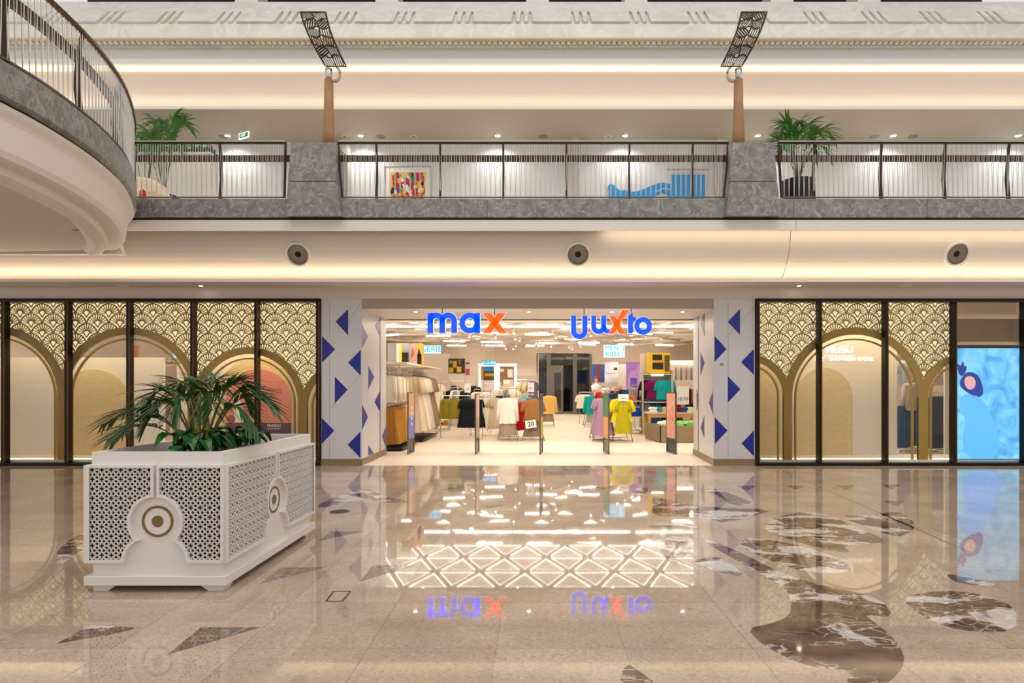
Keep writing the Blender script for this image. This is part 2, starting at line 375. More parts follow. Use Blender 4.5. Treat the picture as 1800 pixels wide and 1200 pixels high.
# ------------------------------------------------------------------ entrance piers with blue triangles
PL0, PL1, PR0, PR1 = PX(565, DF), PX(636, DF), PX(1254.5, DF), PX(1327, DF)
DJ = 14.7
def pier(name, poly, label, front, jamb_a, jamb_b, jamb, joints):
    h = PZ(525, DF)
    p = struct(name, MB().prism([(x, y, .14) for x, y in poly], (0, 0, h-.14)), 'white_panel', label, 'wall')
    c = [sum(q[0] for q in poly)/len(poly), sum(q[1] for q in poly)/len(poly)]
    obj('plinth', MB().prism([(x+(.012 if x > c[0] else -.012), y+(.012 if y > c[1] else -.012), 0) for x, y in poly], (0, 0, .14)), 'plinth_metal', p)
    for tri in front:
        P = [(PX(a, DF), DF-.004, PZ(b_, DF)) for a, b_ in tri]
        obj('triangle', MB().prism(P, (0, .006, 0)), 'blue_panel', p)
    nx = Vector((jamb_b[1]-jamb_a[1], -(jamb_b[0]-jamb_a[0]), 0)).normalized()
    if nx.x*c[0] > 0: nx = -nx                      # towards the opening
    for tri in jamb:
        P = [Vector(ONWALL(a, b_, jamb_a, jamb_b))+nx*.004 for a, b_ in tri]
        obj('triangle', MB().prism(P, -nx*.006), 'blue_panel', p)
    for (x0, z0, x1, z1) in joints:
        obj('panel_joint', MB().strip([(x0, z0), (x1, z1)], .006, .003, lambda u, v, d: (u, DF-.002+d, v)), 'grey_mesh', p)
    # shutter guide on the jamb
    t = .72; g = Vector((jamb_a[0]*(1-t)+jamb_b[0]*t, jamb_a[1]*(1-t)+jamb_b[1]*t, 0))
    obj('shutter_guide', MB().box(g.x-.006, g.x+.006, g.y-.03, g.y+.03, .14, 3.27), 'steel_dark', p)
    return p
z1 = lambda L, org, sc: [[(org[0]+a/sc, org[1]+b_/sc) for a, b_ in t] for t in L]
lf = z1([[(120, 180), (208, 92), (208, 277)], [(25, 283), (115, 375), (25, 468)], [(297, 378), (208, 468), (297, 560)], [(115, 567), (203, 658), (115, 753)], [(22, 857), (110, 947), (22, 1040)], [(294, 953), (205, 1045), (294, 1138)]], (560, 520), 4)
lj = z1([[(306, 198), (347, 285), (306, 365)], [(436, 152), (397, 208), (436, 300)], [(350, 495), (390, 567), (350, 657)], [(434, 658), (393, 745), (434, 818)], [(305, 765), (347, 850), (305, 943)], [(350, 1048), (388, 1107), (350, 1120)], [(478, 910), (445, 985), (475, 1065)]], (560, 520), 4)
pier('wall_pier_left', [(PL0, DF), (PL1, DF), (-3.6, DJ), (PL0, DJ)], 'white panelled pier with blue triangles beside the max sign', lf, (PL1, DF), (-3.6, DJ), lj,
     [(PL0+.17, .14, PL0+.17, 3.4), (PL0+.5, 2.9, PL1, 3.4), (PL0+.2, 1.2, PL1, 1.9)])
rf = z1([[(1348, 155), (1270, 238), (1348, 320)], [(1186, 330), (1262, 412), (1186, 493)], [(1437, 412), (1355, 495), (1437, 577)], [(1270, 585), (1350, 668), (1270, 753)], [(1187, 848), (1268, 932), (1187, 1018)], [(1437, 932), (1358, 1015), (1437, 1097)]], (930, 500), 3.636)
rj = z1([[(1122, 170), (1097, 250), (1122, 330)], [(1097, 430), (1122, 500), (1097, 580)], [(1176, 680), (1150, 752), (1176, 830)], [(1120, 838), (1097, 915), (1120, 980)], [(1072, 670), (1086, 740), (1072, 800)]], (930, 500), 3.636)
pr = pier('wall_pier_right', [(PR0, DF), (PR1, DF), (PR1, DJ), (3.84, DJ)], 'white panelled pier with blue triangles and a small switch plate', rf, (PR0, DF), (3.84, DJ), rj,
     [(PR0+.3, .14, PR0+.3, 3.4), (PR0+.1, 2.5, PR1, 3.3)])
obj('switch_plate', MB().box(PX(1266, DF), PX(1271, DF), DF-.012, DF, PZ(642, DF), PZ(638, DF)), 'grey_mesh', pr)
# entrance header and vestibule ceiling
ZH = PZ(541, DF)
struct('trim_1', MB().box(PL1, PR0, DF+.02, DF+.2, ZH, PZ(525, DF)), 'header_metal', 'brushed beige metal header over the store entrance', 'header')
vc = struct('ceiling_entrance', MB().box(PL1-.05, PR0+.1, DF+.2, DJ, ZH, ZH+.08), 'white_paint', 'flat white ceiling just inside the store entrance', 'ceiling')
obj('edge_trim', MB().box(PL1, 3.84, DJ, DJ+.03, ZH-.03, ZH+.12), 'steel_dark', vc)
# vertical closing wall above the vestibule (to the store ceiling)
ZC = 4.4
struct('wall_front_inside', MB().box(-12.5, 13, DJ+.03, DJ+.08, ZH+.12, ZC).box(-12.5, PL0, DJ+.03, DJ+.08, 3.3, ZC), 'store_wall', 'beige bulkhead over the entrance inside the store', 'wall')
# ------------------------------------------------------------------ fascia, soffit, coves
zS = PZ(506, DF)
struct('trim_2', MB().box(XL, XR, DF-.02, DF+.3, PZ(525, DF), zS), 'warm_paint', 'plain beige fascia over the shop windows', 'fascia')
DL = 11.85
sof = struct('ceiling_soffit', MB().box(XL, XR, DL, DF-.02, zS, zS+.03), 'warm_paint', 'narrow beige soffit running over the shopfronts', 'soffit')
struct('trim_3', MB().box(XL, XR, DL-.03, DL, zS-.005, zS+.045), 'white_paint', 'thin light cove lip above the shopfronts', 'cove')
def led(name, x0, x1, y0, y1, z0, z1, m, label):
    o = obj(name, MB().box(x0, x1, y0, y1, z0, z1), m); tag(o, label, 'light strip'); return o
led('cove_light', XL, XR, DL+.06, DL+.10, zS+.03, zS+.04, 'led_warm', 'warm light strip lying in the cove over the shopfronts')
HT, HB = 11.74, 12.5
def hull(name, x0, x1, top, bot, zt, zb, m, label, n=14):
    prof = [(bot-(bot-top)*math.cos(math.radians(90*i/n)), zt-(zt-zb)*math.sin(math.radians(90*i/n))) for i in range(n+1)]
    mb = MB()
    for (ya, za), (yb, zb_) in zip(prof[:-1], prof[1:]): mb.quad((x0, ya, za), (x1, ya, za), (x1, yb, zb_), (x0, yb, zb_))
    return struct(name, mb, m, label, 'cove', smooth=True)
zT = PZ(405, 11.5)
xs = PX(1391, 11.7)
hull('trim_4', XL, xs-.006, HT, HB, zT+.05, zS+.03, 'warm_paint', 'long curved beige cove below the balcony, with two round speakers')
hull('trim_5', xs+.006, XR, HT, HB, zT+.05, zS+.03, 'warm_paint', 'curved beige cove panel beyond the vertical seam')
zB0, zB1 = PZ(382, 11.45), PZ(349, 11.45)
bm_ = struct('trim_6', MB().box(XL, xs-.004, 11.48, 11.54, zT, zB0-.04).box(xs+.004, XR, 11.48, 11.54, zT, zB0-.04), 'white_paint', 'cream band below the grey stone balcony edge', 'fascia')
struct('trim_7', MB().box(XL, XR, 11.52, 11.6, zB0-.05, zB0+.02), 'dark_void', 'dark shadow gap under the stone balcony edge', 'gap')
led('cove_light', PX(1062, 11.55), XR, 11.555, 11.575, zT+.015, zT+.025, 'led_warm', 'light strip behind the cream band at the top of the cove')
# balcony slab and stone edge
ZG = zB1
struct('floor_gallery', MB().box(XL, XR, 11.6, 16.6, ZG-.2, ZG-.01), 'store_floor', 'gallery floor behind the balcony railing', 'floor')
edge = thing('balcony_edge', 'grey veined stone band along the balcony edge', 'stone band', (0, 0, 0), kind='structure')
xe = [XL+.0, -10.4, -7.3, -4.5, -3.35, -.9, 1.6, 3.95, PX(1395, 11.45), 7.4, 9.9, 12.3, XR]
for a, c in zip(xe[:-1], xe[1:]):
    obj('stone_slab', MB().box(a+.003, c-.003, 11.45, 11.62, zB0, zB1), 'grey_stone', edge, bevel=.004)
def stone_pier(px_top, px_mid, px_bot, label):
    D0 = 11.32
    t = thing('stone_pier', label, 'stone pier', kind='structure')
    zt, zm, zb = PZ(250, D0), PZ(319, D0), PZ(347, D0)
    def fr(pa, pb, za, zb_, D1=12.0, extra=0):
        a = [(PX(pa[0], D0), D0, za), (PX(pa[1], D0), D0, za), (PX(pa[1], D0), D1, za), (PX(pa[0], D0), D1, za)]
        c = [(PX(pb[0], D0), D0, zb_), (PX(pb[1], D0), D0, zb_), (PX(pb[1], D0), D1, zb_), (PX(pb[0], D0), D1, zb_)]
        m = MB(); m.quad(*a); m.quad(*c)
        for i in range(4): j = (i+1) % 4; m.quad(a[i], a[j], c[j], c[i])
        return m
    obj('upper_block', fr(px_mid, px_top, zm+.012, zt), 'grey_stone', t, bevel=.004)
    obj('joint', fr((px_mid[0]+2, px_mid[1]-2), (px_mid[0]+2, px_mid[1]-2), zm, zm+.012), 'dark_void', t)
    obj('lower_block', fr(px_bot, px_mid, zB0, zm), 'grey_stone', t, bevel=.004)
    return t
stone_pier((512, 590), (506, 590), (503, 600), 'tall grey stone pier under the lamp nearest the curved balcony')
stone_pier((1284, 1361), (1284, 1366), (1276, 1373), 'grey stone balcony pier beside the potted palm')
# ------------------------------------------------------------------ upper gallery
DW = 16.5; ZGC = PZ(250, DW); DC = 14.54
wg = struct('wall_gallery', MB().box(XL, XR, DW, DW+.1, ZG-.1, ZGC+.05), mat('gallery_wall', (222, 226, 228), .6), 'white gallery wall behind the balcony railing', 'wall')
cg = struct('ceiling_gallery', MB().box(XL, XR, DC, DW, ZGC, ZGC+.04), mat('gallery_ceiling', (176, 168, 156), .6), 'grey beige ceiling over the gallery', 'ceiling')
struct('trim_8', MB().box(XL, XR, DC-.03, DC, ZGC-.005, ZGC+.06), 'white_paint', 'thin cove lip at the front of the gallery ceiling', 'cove')
led('cove_light', XL, XR, DC+.05, DC+.09, ZGC+.045, ZGC+.055, 'led_upper', 'warm light strip lying in the cove over the gallery')
zU = PZ(119, 14.35)
hull('trim_9', XL, XR, 14.42, 15.25, zU+.1, ZGC+.05, mat('cove_peach', (230, 214, 200), .6), 'tall curved peach cove above the gallery ceiling')
zc0, zc1 = PZ(112, 14.25), PZ(76, 14.25)
struct('trim_10', MB().box(XL, XR, 14.3, 14.6, zc0-.085, zc0-.02), 'slot_light', 'glowing slot of light under the white cornice', 'light slot')
co = struct('trim_11', MB().box(XL, XR, 14.25, 14.6, zc0, zc0+.12).box(XL, XR, 14.32, 14.6, zc0+.12, zc1+.02), mat('cornice_white', (226, 226, 222), .55), 'white stepped cornice above the glowing slot', 'cornice')
# row of small dentils
dent = thing('dentil_row', 'row of small pale dentils under the carved stone parapet', 'dentils', kind='structure')
zd0, zd1 = PZ(76, 14.05), PZ(68, 14.05)
obj('backing', MB().box(XL, XR, 14.12, 14.5, zd0, zd1), 'pale_stone', dent)
dm = premesh('dentil', MB().box(-.042, .042, 14.03, 14.14, zd0, zd1-.01), 'pale_stone')
for i in range(-95, 96): inst('dentil', dm, dent, (i*.131, 0, 0))
# sloped parapet with notched stone panels
par = thing('parapet_upper', 'sloped pale stone parapet with groups of three notches', 'parapet', kind='structure')
P0 = Vector((0, 13.97, PZ(67, 13.97))); Pm = Vector((0, 14.05, PZ(42, 14.05))); P1 = Vector((0, 14.75, PZ(8, 14.75)))
obj('lower_band', MB().prism([(XL, P0.y, P0.z), (XL, Pm.y, Pm.z), (XL, P1.y, P1.z), (XL, P1.y+.3, P1.z), (XL, P1.y+.3, P0.z)], (XR-XL, 0, 0)), 'pale_stone', par)
obj('gold_edge', MB().box(XL, XR, 13.94, 14.2, P0.z-.025, P0.z), 'dentil_gold', par)
up = (P1-Pm).normalized(); nrm = Vector((0, -up.z, up.y)); HH = (P1-Pm).length
mod = 104*14.05/F_PX
def slab_poly():
    a = .0; nh = HH*.5; wv = mod
    pts = [(0, 0), (wv*.53, 0)]
    x = wv*.53
    for k in range(3):
        pts += [(x+.02, nh), (x+.075, nh), (x+.105, 0)] if False else [(x, 0), (x+.03, nh), (x+.085, nh), (x+.115, 0)]
        x += .115+wv*.053
        pts += [(x, 0)] if k < 2 else []
    pts += [(wv, 0), (wv, HH), (0, HH)]
    out = []
    for p in pts:
        if not out or (abs(p[0]-out[-1][0])+abs(p[1]-out[-1][1])) > 1e-5: out.append(p)
    return out
pp = [Vector((u, 0, 0))+Pm+up*(v+.01) for u, v in slab_poly()]
pm = premesh('notched_panel', MB().prism([tuple(p+nrm*.055) for p in pp], -nrm*.05), 'pale_stone')
for i in range(-11, 11): inst('notched_panel', pm, par, (PX(1107, 14.05)-.53*mod+i*mod, 0, 0))
# dark storey above the parapet
struct('wall_upper', MB().box(XL, XR, 19, 19.1, 10, 16), 'dark_void', 'dark shopfronts of the storey above the parapet', 'wall')
struct('ceiling_upper', MB().box(XL, XR, 14.6, 19, 15.5, 15.6), 'dark_void', 'dark ceiling over the top storey', 'ceiling')
struct('floor_upper', MB().box(XL, XR, 14.9, 19, 10.2, 10.3), 'grey_paint', 'floor slab of the top storey', 'floor')
cm = premesh('column', MB().box(-.3, .3, 0, .6, 10.3, 15.5), 'white_paint')
for k, (a, lab) in enumerate(((433, 'pale column of the top storey seen above the lamp by the curved balcony'), (680, 'pale column of the top storey, second from the curved balcony'), (945, 'pale column of the top storey over the middle of the store entrance'), (1118, 'pale column of the top storey over the blue wave mural'), (1375, 'pale column of the top storey above the potted palm'), (1528, 'pale column of the top storey farthest from the curved balcony'))):
    c = inst('column', cm, None, (PX(a, 16), 16, 0)); tag(c, lab, 'column', kind='structure')
# ------------------------------------------------------------------ curved balcony at the left
key = [(-9.2, 1.5), (-7.8, 2.5), (-6.7, 3.8), (-6.1, 5.0), (-5.84, 6.0), (-5.78, 6.7), (-5.80, 7.37), (-5.97, 8.35), (-6.36, 9.48), (-7.12, 10.85), (-7.75, 11.62)]
def catmull(k, n=8):
    out = []
    for i in range(len(k)-1):
        p0, p1, p2, p3 = [Vector(k[max(0, min(len(k)-1, j))]) for j in (i-1, i, i+1, i+2)]
        for s_ in range(n):
            t = s_/n
            out.append(tuple(.5*((2*p1)+(p2-p0)*t+(2*p0-5*p1+4*p2-p3)*t*t+(-p0+3*p1-3*p2+p3)*t**3)))
    out.append(tuple(k[-1])); return out
CP = catmull(key)
cb = thing('curved_balcony', 'curved balcony with a grey stone edge and white stepped underside', 'balcony', kind='structure')
obj('stone_band', MB().sweep(CP, [(0, zB1), (0, zB0-.02), (.06, zB0-.06), (.3, zB0-.06), (.3, zB1)], True), 'grey_stone', cb, smooth=False)
obj('shadow_gap', MB().sweep(CP, [(.08, zB0-.06), (.08, zB0-.1)]), 'bronze', cb)
obj('upper_fascia', MB().sweep(CP, [(.03, zB0-.1), (.05, zB0-.14), (.10, zB0-.2), (.12, zB0-.24), (.16, zB0-.55), (.2, zB0-.62), (.26, zB0-.64), (.5, zB0-.64)]), 'white_paint', cb, smooth=False)
obj('lower_ring', MB().sweep(CP, [(.4, zB0-.60), (.44, zB0-.72), (.6, zB0-.78), (.75, zB0-.66)]), 'white_paint', cb)
sp = [Vector(p) for p in CP]
def offs(path, o):
    r = []
    for i, p in enumerate(path):
        a = Vector(path[max(i-1, 0)]); c = Vector(path[min(i+1, len(path)-1)]); d = (c-a).normalized(); r.append((p[0]-d.y*o, p[1]+d.x*o))
    return r
inn = offs(CP, .7)
obj('soffit', MB().prism([(x, y, zB0-.68) for x, y in inn]+[(XL, 11.62, zB0-.68), (XL, 1.2, zB0-.68)], (0, 0, .04)), 'warm_paint', cb)
inn2 = offs(CP, .25)
obj('deck', MB().prism([(x, y, zB1-.05) for x, y in inn2]+[(XL, 11.62, zB1-.05), (XL, 1.2, zB1-.05)], (0, 0, .04)), 'store_floor', cb)
obj('end_beam', MB().prism([(XL, 11.42, zB0-.70), (-7.75, 11.42, zB0-.70), (-7.9, 11.42, zB0-.28), (XL, 11.42, zB0-.28)], (0, .1, 0)), 'white_paint', cb)
for a, c in ((122, 380), (132, 404)):
    D = F_PX*(zB0-.685-CAMH)/(VPY-c)
    o = thing('recessed_spotlight', 'small dark recessed spotlight in the curved balcony underside, %s' % ('nearer the stone band' if c == 380 else 'nearer the cove'), 'spotlight', (PX(a, D), D, zB0-.69))
    obj('ring', MB().lathe([(.05, 0), (.07, 0), (.07, .008), (.05, .008)], 20, caps=False), 'speaker_ring', o); obj('lens', MB().lathe([(.001, .002), (.05, .002), (.05, .006)], 20), 'speaker_grille', o)
# ================================================================== RAILINGS
ZR0, ZR1 = ZG+.03, PZ(250, 11.5)
RH = ZR1-ZR0
def vrod(s):                                # one leg of a V rod pair, bottom at origin
    return premesh('rod', MB().tube([(0, 0, 0), (s*.012, 0, RH*.35), (s*.026, 0, RH)], .0055, 5), 'rod_steel')
rodL, rodR = vrod(-1), vrod(1)
post_me = premesh('post', MB().prism([(0, -.02, -.02), (0, .05, -.02), (0, .09, RH*.35), (0, .05, RH*.8), (0, .0, RH), (0, -.025, RH), (0, .0, RH*.75), (0, .02, RH*.35)], (.035, 0, 0)), 'bronze_post')
def railing(label, x0, x1, posts, lean0=0, lean1=0, D=11.5):
    t = thing('balcony_railing', label, 'railing', (0, D, 0), group='straight railings of the balcony')
    obj('top_rail', MB().box(x0+lean0, x1+lean1, -.035, .025, ZR1-.005, ZR1+.022), 'rail_top', t, bevel=.006)
    obj('under_rail', MB().box(x0+lean0, x1+lean1, -.02, .02, ZR1-.03, ZR1-.005), 'bronze', t)
    obj('bottom_rail', MB().box(x0, x1, -.02, .02, ZR0, ZR0+.02), 'steel_dark', t)
    obj('wood_handrail', MB().box(x0-.1, x1+.1, .12, .19, PZ(283, 11.62), PZ(272, 11.62)), 'wood_rail', t, bevel=.012)
    for p in posts: inst('post', post_me, t, (PX(p, D), 0, ZR0))
    n = int((x1-x0)/.094); st = (x1-x0)/n
    for i in range(n):
        x = x0+(i+.5)*st
        inst('rod', rodL, t, (x, 0, ZR0+.01)); inst('rod', rodR, t, (x, 0, ZR0+.01))
    for s_, (xa, ln) in enumerate(((x0, lean0), (x1, lean1))):
        obj('end_post', MB().strip([(xa, ZR0), (xa+ln*.6, ZR0+RH*.5), (xa+ln, ZR1)], .03, .05, lambda u, v, d: (u, d-.025, v)), 'bronze_post', t)
    return t
railing('short straight balcony railing between the curved balcony and the first stone pier', PX(236, 11.5), PX(500, 11.5), [385], 0, PX(505, 11.5)-PX(503, 11.5))
railing('long straight balcony railing between the two stone piers', PX(602, 11.5), PX(1272, 11.5), [660, 772, 883, 994, 1105, 1216], -.08, .08)
railing('balcony railing in front of the potted palm, past the second pier', PX(1374, 11.5), XR, [1430, 1548, 1660, 1772], -.06, 0)
# curved railing
ct = thing('curved_railing', 'curved railing of thin steel rods sweeping along the curved balcony', 'railing', (0, 0, 0))
CPd = catmull(key, 40); L = [0]
for a, c in zip(CPd[:-1], CPd[1:]): L.append(L[-1]+(Vector(c)-Vector(a)).length)
def at_len(l):
    for i in range(1, len(L)):
        if L[i] >= l:
            f = (l-L[i-1])/(L[i]-L[i-1]); a, c = Vector(CPd[i-1]), Vector(CPd[i]); d = (c-a).normalized(); p = a+(c-a)*f
            return p, d
    return Vector(CPd[-1]), (Vector(CPd[-1])-Vector(CPd[-2])).normalized()
obj('top_rail', MB().sweep(CP, [(-.0, ZR1-.02), (-.0, ZR1+.022), (.06, ZR1+.022), (.06, ZR1-.02)], True), 'bronze_edge', ct)
obj('bottom_rail', MB().sweep(CP, [(.01, ZR0), (.01, ZR0+.02), (.05, ZR0+.02), (.05, ZR0)], True), 'steel_dark', ct)
obj('wood_handrail', MB().sweep(CP, [(.15, PZ(283, 11.62)), (.15, PZ(272, 11.62)), (.22, PZ(272, 11.62)), (.22, PZ(283, 11.62))], True), 'wood_rail', ct)
l = .3; k = 0
while l < L[-1]-.05:
    p, d = at_len(l); nr = Vector((-d.y, d.x)); rz = math.atan2(d.y, d.x)
    q = p+nr*.03
    inst('rod', rodL, ct, (q.x, q.y, ZR0+.01), (0, 0, rz)); inst('rod', rodR, ct, (q.x, q.y, ZR0+.01), (0, 0, rz))
    l += .094; k += 1
for lp in (5.9, 7.15, 8.4, 9.6, 10.8, 12.0):
    p, d = at_len(lp+.6); nr = Vector((-d.y, d.x)); q = p+nr*.05
    inst('post', post_me, ct, (q.x, q.y, ZR0), (0, 0, math.atan2(d.y, d.x)))
# ================================================================== BALCONY LAMPS
def panel_lamp(px, side, label):
    D = 11.65; x = PX(px, D)
    t = thing('panel_lamp', label, 'lamp', (x, D, PZ(250, 11.4)))
    z0 = PZ(250, 11.4); zt = PZ(141, D)-z0; zc = PZ(121, D)-z0
    obj('pole', MB().lathe([(.118, 0), (.112, .3), (.09, zt*.6), (.082, zt)], 20), 'wood_pole', t, smooth=True)
    obj('collar', MB().lathe([(.064, zt), (.064, zc)], 20), 'chrome', t, smooth=True)
    s = side
    c0 = (0.02*s, -.05, zc-.02)
    br = []
    for i in range(9):
        a = math.radians(-100+i*22)
        br.append((s*(.12+.10*math.cos(a)), -.02, zt+.11+.14*math.sin(a)))
    obj('bracket', MB().tube(br, [.03, .035, .035, .032, .03, .028, .025, .022, .02], 8), 'lamp_bracket', t, smooth=True)
    # perforated panel, slightly curved, leaning outwards and towards the hall
    def to3(u, v, d):                   # u across, v up 0..1
        zz = (PZ(122, D)-z0)+v*(PZ(36, D-.3)-PZ(122, D))
        bow = math.sin(v*math.pi)*.035
        xx = s*(.17-v*.27-bow)+u*(.86+.14*v)
        yy = -.12-.45*v+d-.10*math.sin(v*math.pi)
        return (xx, yy, zz)
    Wd = .46
    m = MB()
    for uu in (-Wd, Wd-.0): m.strip([(uu*s*.5+0, i/12) for i in range(13)], .03, .02, lambda u, v, d: to3(u, v, d))
    def rung(v, w=.012): m.strip([(-Wd/2+Wd*i/6, v) for i in range(7)], w, .02, lambda u, v_, d: to3(u, v_, d))
    rung(0, .012); rung(1, .012)
    obj('panel_frame', m, 'lamp_screen', t)
    # leaf-vein tracery
    rnd = random.Random(11); tr_ = MB()
    H = 1.15
    rows = 6
    for r in range(rows):
        v0 = (r+.5)/rows
        for cidx in range(2):
            u0 = -Wd/2+Wd*(.25+.5*cidx); a0 = rnd.uniform(-1.2, 1.2)
            for j in range(-2, 3):
                a = a0+j*.12
                pts = []
                for q in range(5):
                    f = (q/4-.5)
                    uu = u0+f*.26*math.sin(a0)+j*.046*math.cos(a0)*(1-1.1*f*f)
                    vv = v0+(f*.22*math.cos(a0)-j*.038*math.sin(a0))/H
                    uu = max(-Wd/2, min(Wd/2, uu)); vv = max(.01, min(.99, vv)); pts.append((uu, vv))
                tr_.strip(pts, .016, .016, lambda u, v, d: to3(u, v, d))
        tr_.strip([(-Wd/2+Wd*i/8, min(.99, max(.01, (r+1)/rows+.03*math.sin(i*1.3+r)))) for i in range(9)], .013, .016, lambda u, v, d: to3(u, v, d))
    tr_.strip([(.03*math.sin(i*.8), i/14) for i in range(15)], .02, .016, lambda u, v, d: to3(u, v, d))
    obj('tracery', tr_, 'lamp_screen', t)
panel_lamp(578, 1, 'wooden post lamp with a pierced bronze panel leaning towards the curved balcony')
panel_lamp(1298, -1, 'wooden post lamp with a pierced bronze panel beside the potted palm')
# ================================================================== CEILING FITTINGS
def fitting(name, label, cat, loc, r, ring, lens, group, lens_r=.8, tilt=0, yup=False):
    t = thing(name, label, cat, loc, group=group)
    t.rotation_euler = (tilt, 0, 0)
    obj('ring', MB().lathe([(r*lens_r, 0), (r*lens_r, -.006), (r, -.006), (r, .002)], 24, caps=False), ring, t)
    obj('lens', MB().lathe([(.001, -.003), (r*lens_r, -.003), (r*lens_r, .004)], 24), lens, t)
    return t
def on_plane(px, py, z):
    D = F_PX*(z-CAMH)/(VPY-py); return (PX(px, D), D, z)
ORD = 'first second third fourth fifth sixth seventh eighth ninth tenth eleventh twelfth thirteenth fourteenth fifteenth'.split()
def spot_lamp(t, power, angle=150, blend=.6, col=(1, .95, .88)):
    l = bpy.data.lights.new('lamp_beam', 'SPOT'); l.energy = power; l.spot_size = math.radians(angle); l.spot_blend = blend; l.shadow_soft_size = .08; l.color = col
    o = bpy.data.objects.new('lamp_beam', l); COL.objects.link(o); o.parent = t; o.location = (0, 0, -.03); return o
for k, px in enumerate((170, 400, 634, 875, 1099, 1332, 1570, 1790)):
    d_ = fitting('downlight', 'lit round downlight in the gallery ceiling, %s from the curved balcony' % ORD[k], 'downlight', on_plane(px, 238.5, ZGC-.002), .085, 'speaker_ring', 'lamp_spot', 'lit downlights of the gallery ceiling')
    spot_lamp(d_, 75)
for k, px in enumerate((606, 727, 1069, 1359)): fitting('gallery_spotlight', 'unlit dark recessed spotlight in the gallery ceiling, %s from the curved balcony' % ORD[k], 'spotlight', on_plane(px, 240, ZGC-.002), .09, 'speaker_ring', 'speaker_grille', 'unlit spotlights of the gallery ceiling', .6)
for k, px in enumerate((393, 669, 955, 1537, 1605)): fitting('ceiling_speaker', 'round grey speaker disc in the gallery ceiling, %s from the curved balcony' % ORD[k], 'speaker', on_plane(px, 240, ZGC-.002), .13, 'grey_mesh', 'speaker_grille', 'grey discs in the gallery ceiling', .9)
for px in (353, 1405): fitting('downlight', 'small lit downlight in the soffit over the %s shop windows' % ('palm side' if px < 900 else 'text sign'), 'downlight', on_plane(px, 502, zS-.002), .05, 'speaker_ring', 'lamp_spot', 'downlights of the soffit')
for px in (113, 216, 1591): fitting('smoke_detector', 'flat white disc on the soffit, %s' % {113: 'nearest the frame edge by the planter', 216: 'above the planter palm', 1591: 'above the white lettering window'}[px], 'detector', on_plane(px, 502, zS-.002), .12, 'white_paint', 'white_paint', 'flat discs on the soffit', .85)
fitting('sprinkler', 'tiny white sprinkler on the soffit over the entrance header', 'sprinkler', on_plane(840, 502.5, zS-.002), .06, 'white_paint', 'speaker_grille', None, .4)
for k, px in enumerate((730, 930, 1075, 1200)): fitting('downlight', 'small lit downlight in the flat entrance ceiling, %s from the max side pier' % ORD[k], 'downlight', on_plane(px, 548, ZH-.002), .05, 'speaker_ring', 'lamp_spot', 'downlights of the entrance ceiling')
def hull_speaker(px, py, label):
    # point of the cove surface seen at that pixel
    best = None
    for i in range(200):
        a = math.radians(90*i/199); D = HB-(HB-HT)*math.cos(a); z = zT+.05-(zT+.05-zS-.03)*math.sin(a)
        e = abs(PZ(py, D)-z)
        if best is None or e < best[0]: best = (e, D, z, a)
    _, D, z, a = best
    ny, nz = -math.cos(a)/(HB-HT), -math.sin(a)/(zT+.02-zS)
    ang = math.atan2(nz, -ny)           # tilt of the normal below the horizontal
    t = thing('wall_speaker', label, 'speaker', (PX(px, D), D, z), group='round speakers on the cove')
    t.rotation_euler = (-(math.pi/2-abs(ang)), 0, 0)
    r = .24
    obj('rim', MB().lathe([(.2, .02), (.2, -.03), (.22, -.045), (.245, -.03), (.25, .02)], 40, caps=False), 'speaker_ring', t, smooth=True)
    obj('grille', MB().lathe([(.001, .0), (.10, .0), (.205, -.018), (.205, .01)], 40), 'speaker_grille', t, smooth=True)
    obj('centre_cap', MB().lathe([(.001, -.02), (.04, -.015), (.06, 0)], 24), 'bronze', t)
hull_speaker(524, 447, 'round recessed speaker in the cove, nearest the curved balcony')
hull_speaker(1016, 447, 'round recessed speaker in the cove above the store entrance')
hull_speaker(1682, 446, 'round recessed speaker in the cove beyond the panel seam')
# ================================================================== SHOP WINDOWS
def window(name, pxs, label, last_edge=None):
    t = thing(name, label, 'window', (0, DF, 0), kind='structure')
    zt, zb = PZ(525, DF), 0
    x0, x1 = PX(pxs[0], DF), PX(pxs[-1], DF)
    obj('frame', MB().box(x0-.04, x1+.04, -.06, .08, zt-.07, zt).box(x0-.04, x1+.04, -.06, .08, 0, .06), 'bronze', t)
    mm = premesh('mullion', MB().box(-.035, .035, -.06, .08, .06, zt-.07), 'bronze'); me2 = premesh('mullion_edge', MB().box(.0, .022, -.064, -.05, .06, zt-.07), 'bronze_edge')
    for p in pxs:
        o = inst('mullion', mm, t, (PX(p, DF), 0, 0)); inst('edge_strip', me2, o, (.014, 0, 0))
    for a, c in zip(pxs[:-1], pxs[1:]):
        obj('glass_pane', MB().quad((PX(a, DF)+.035, .02, .06), (PX(c, DF)-.035, .02, .06), (PX(c, DF)-.035, .02, zt-.07), (PX(a, DF)+.035, .02, zt-.07)), 'shop_glass', t)
    return t
window('window_1', [-102, 9, 120, 228, 340, 452, 560], 'tall bronze framed shop window behind the white planter')
window('window_2', [1331, 1440, 1556, 1676, 1800, 1920], 'tall bronze framed shop window beside the triangle pier')
DSn = 12.76
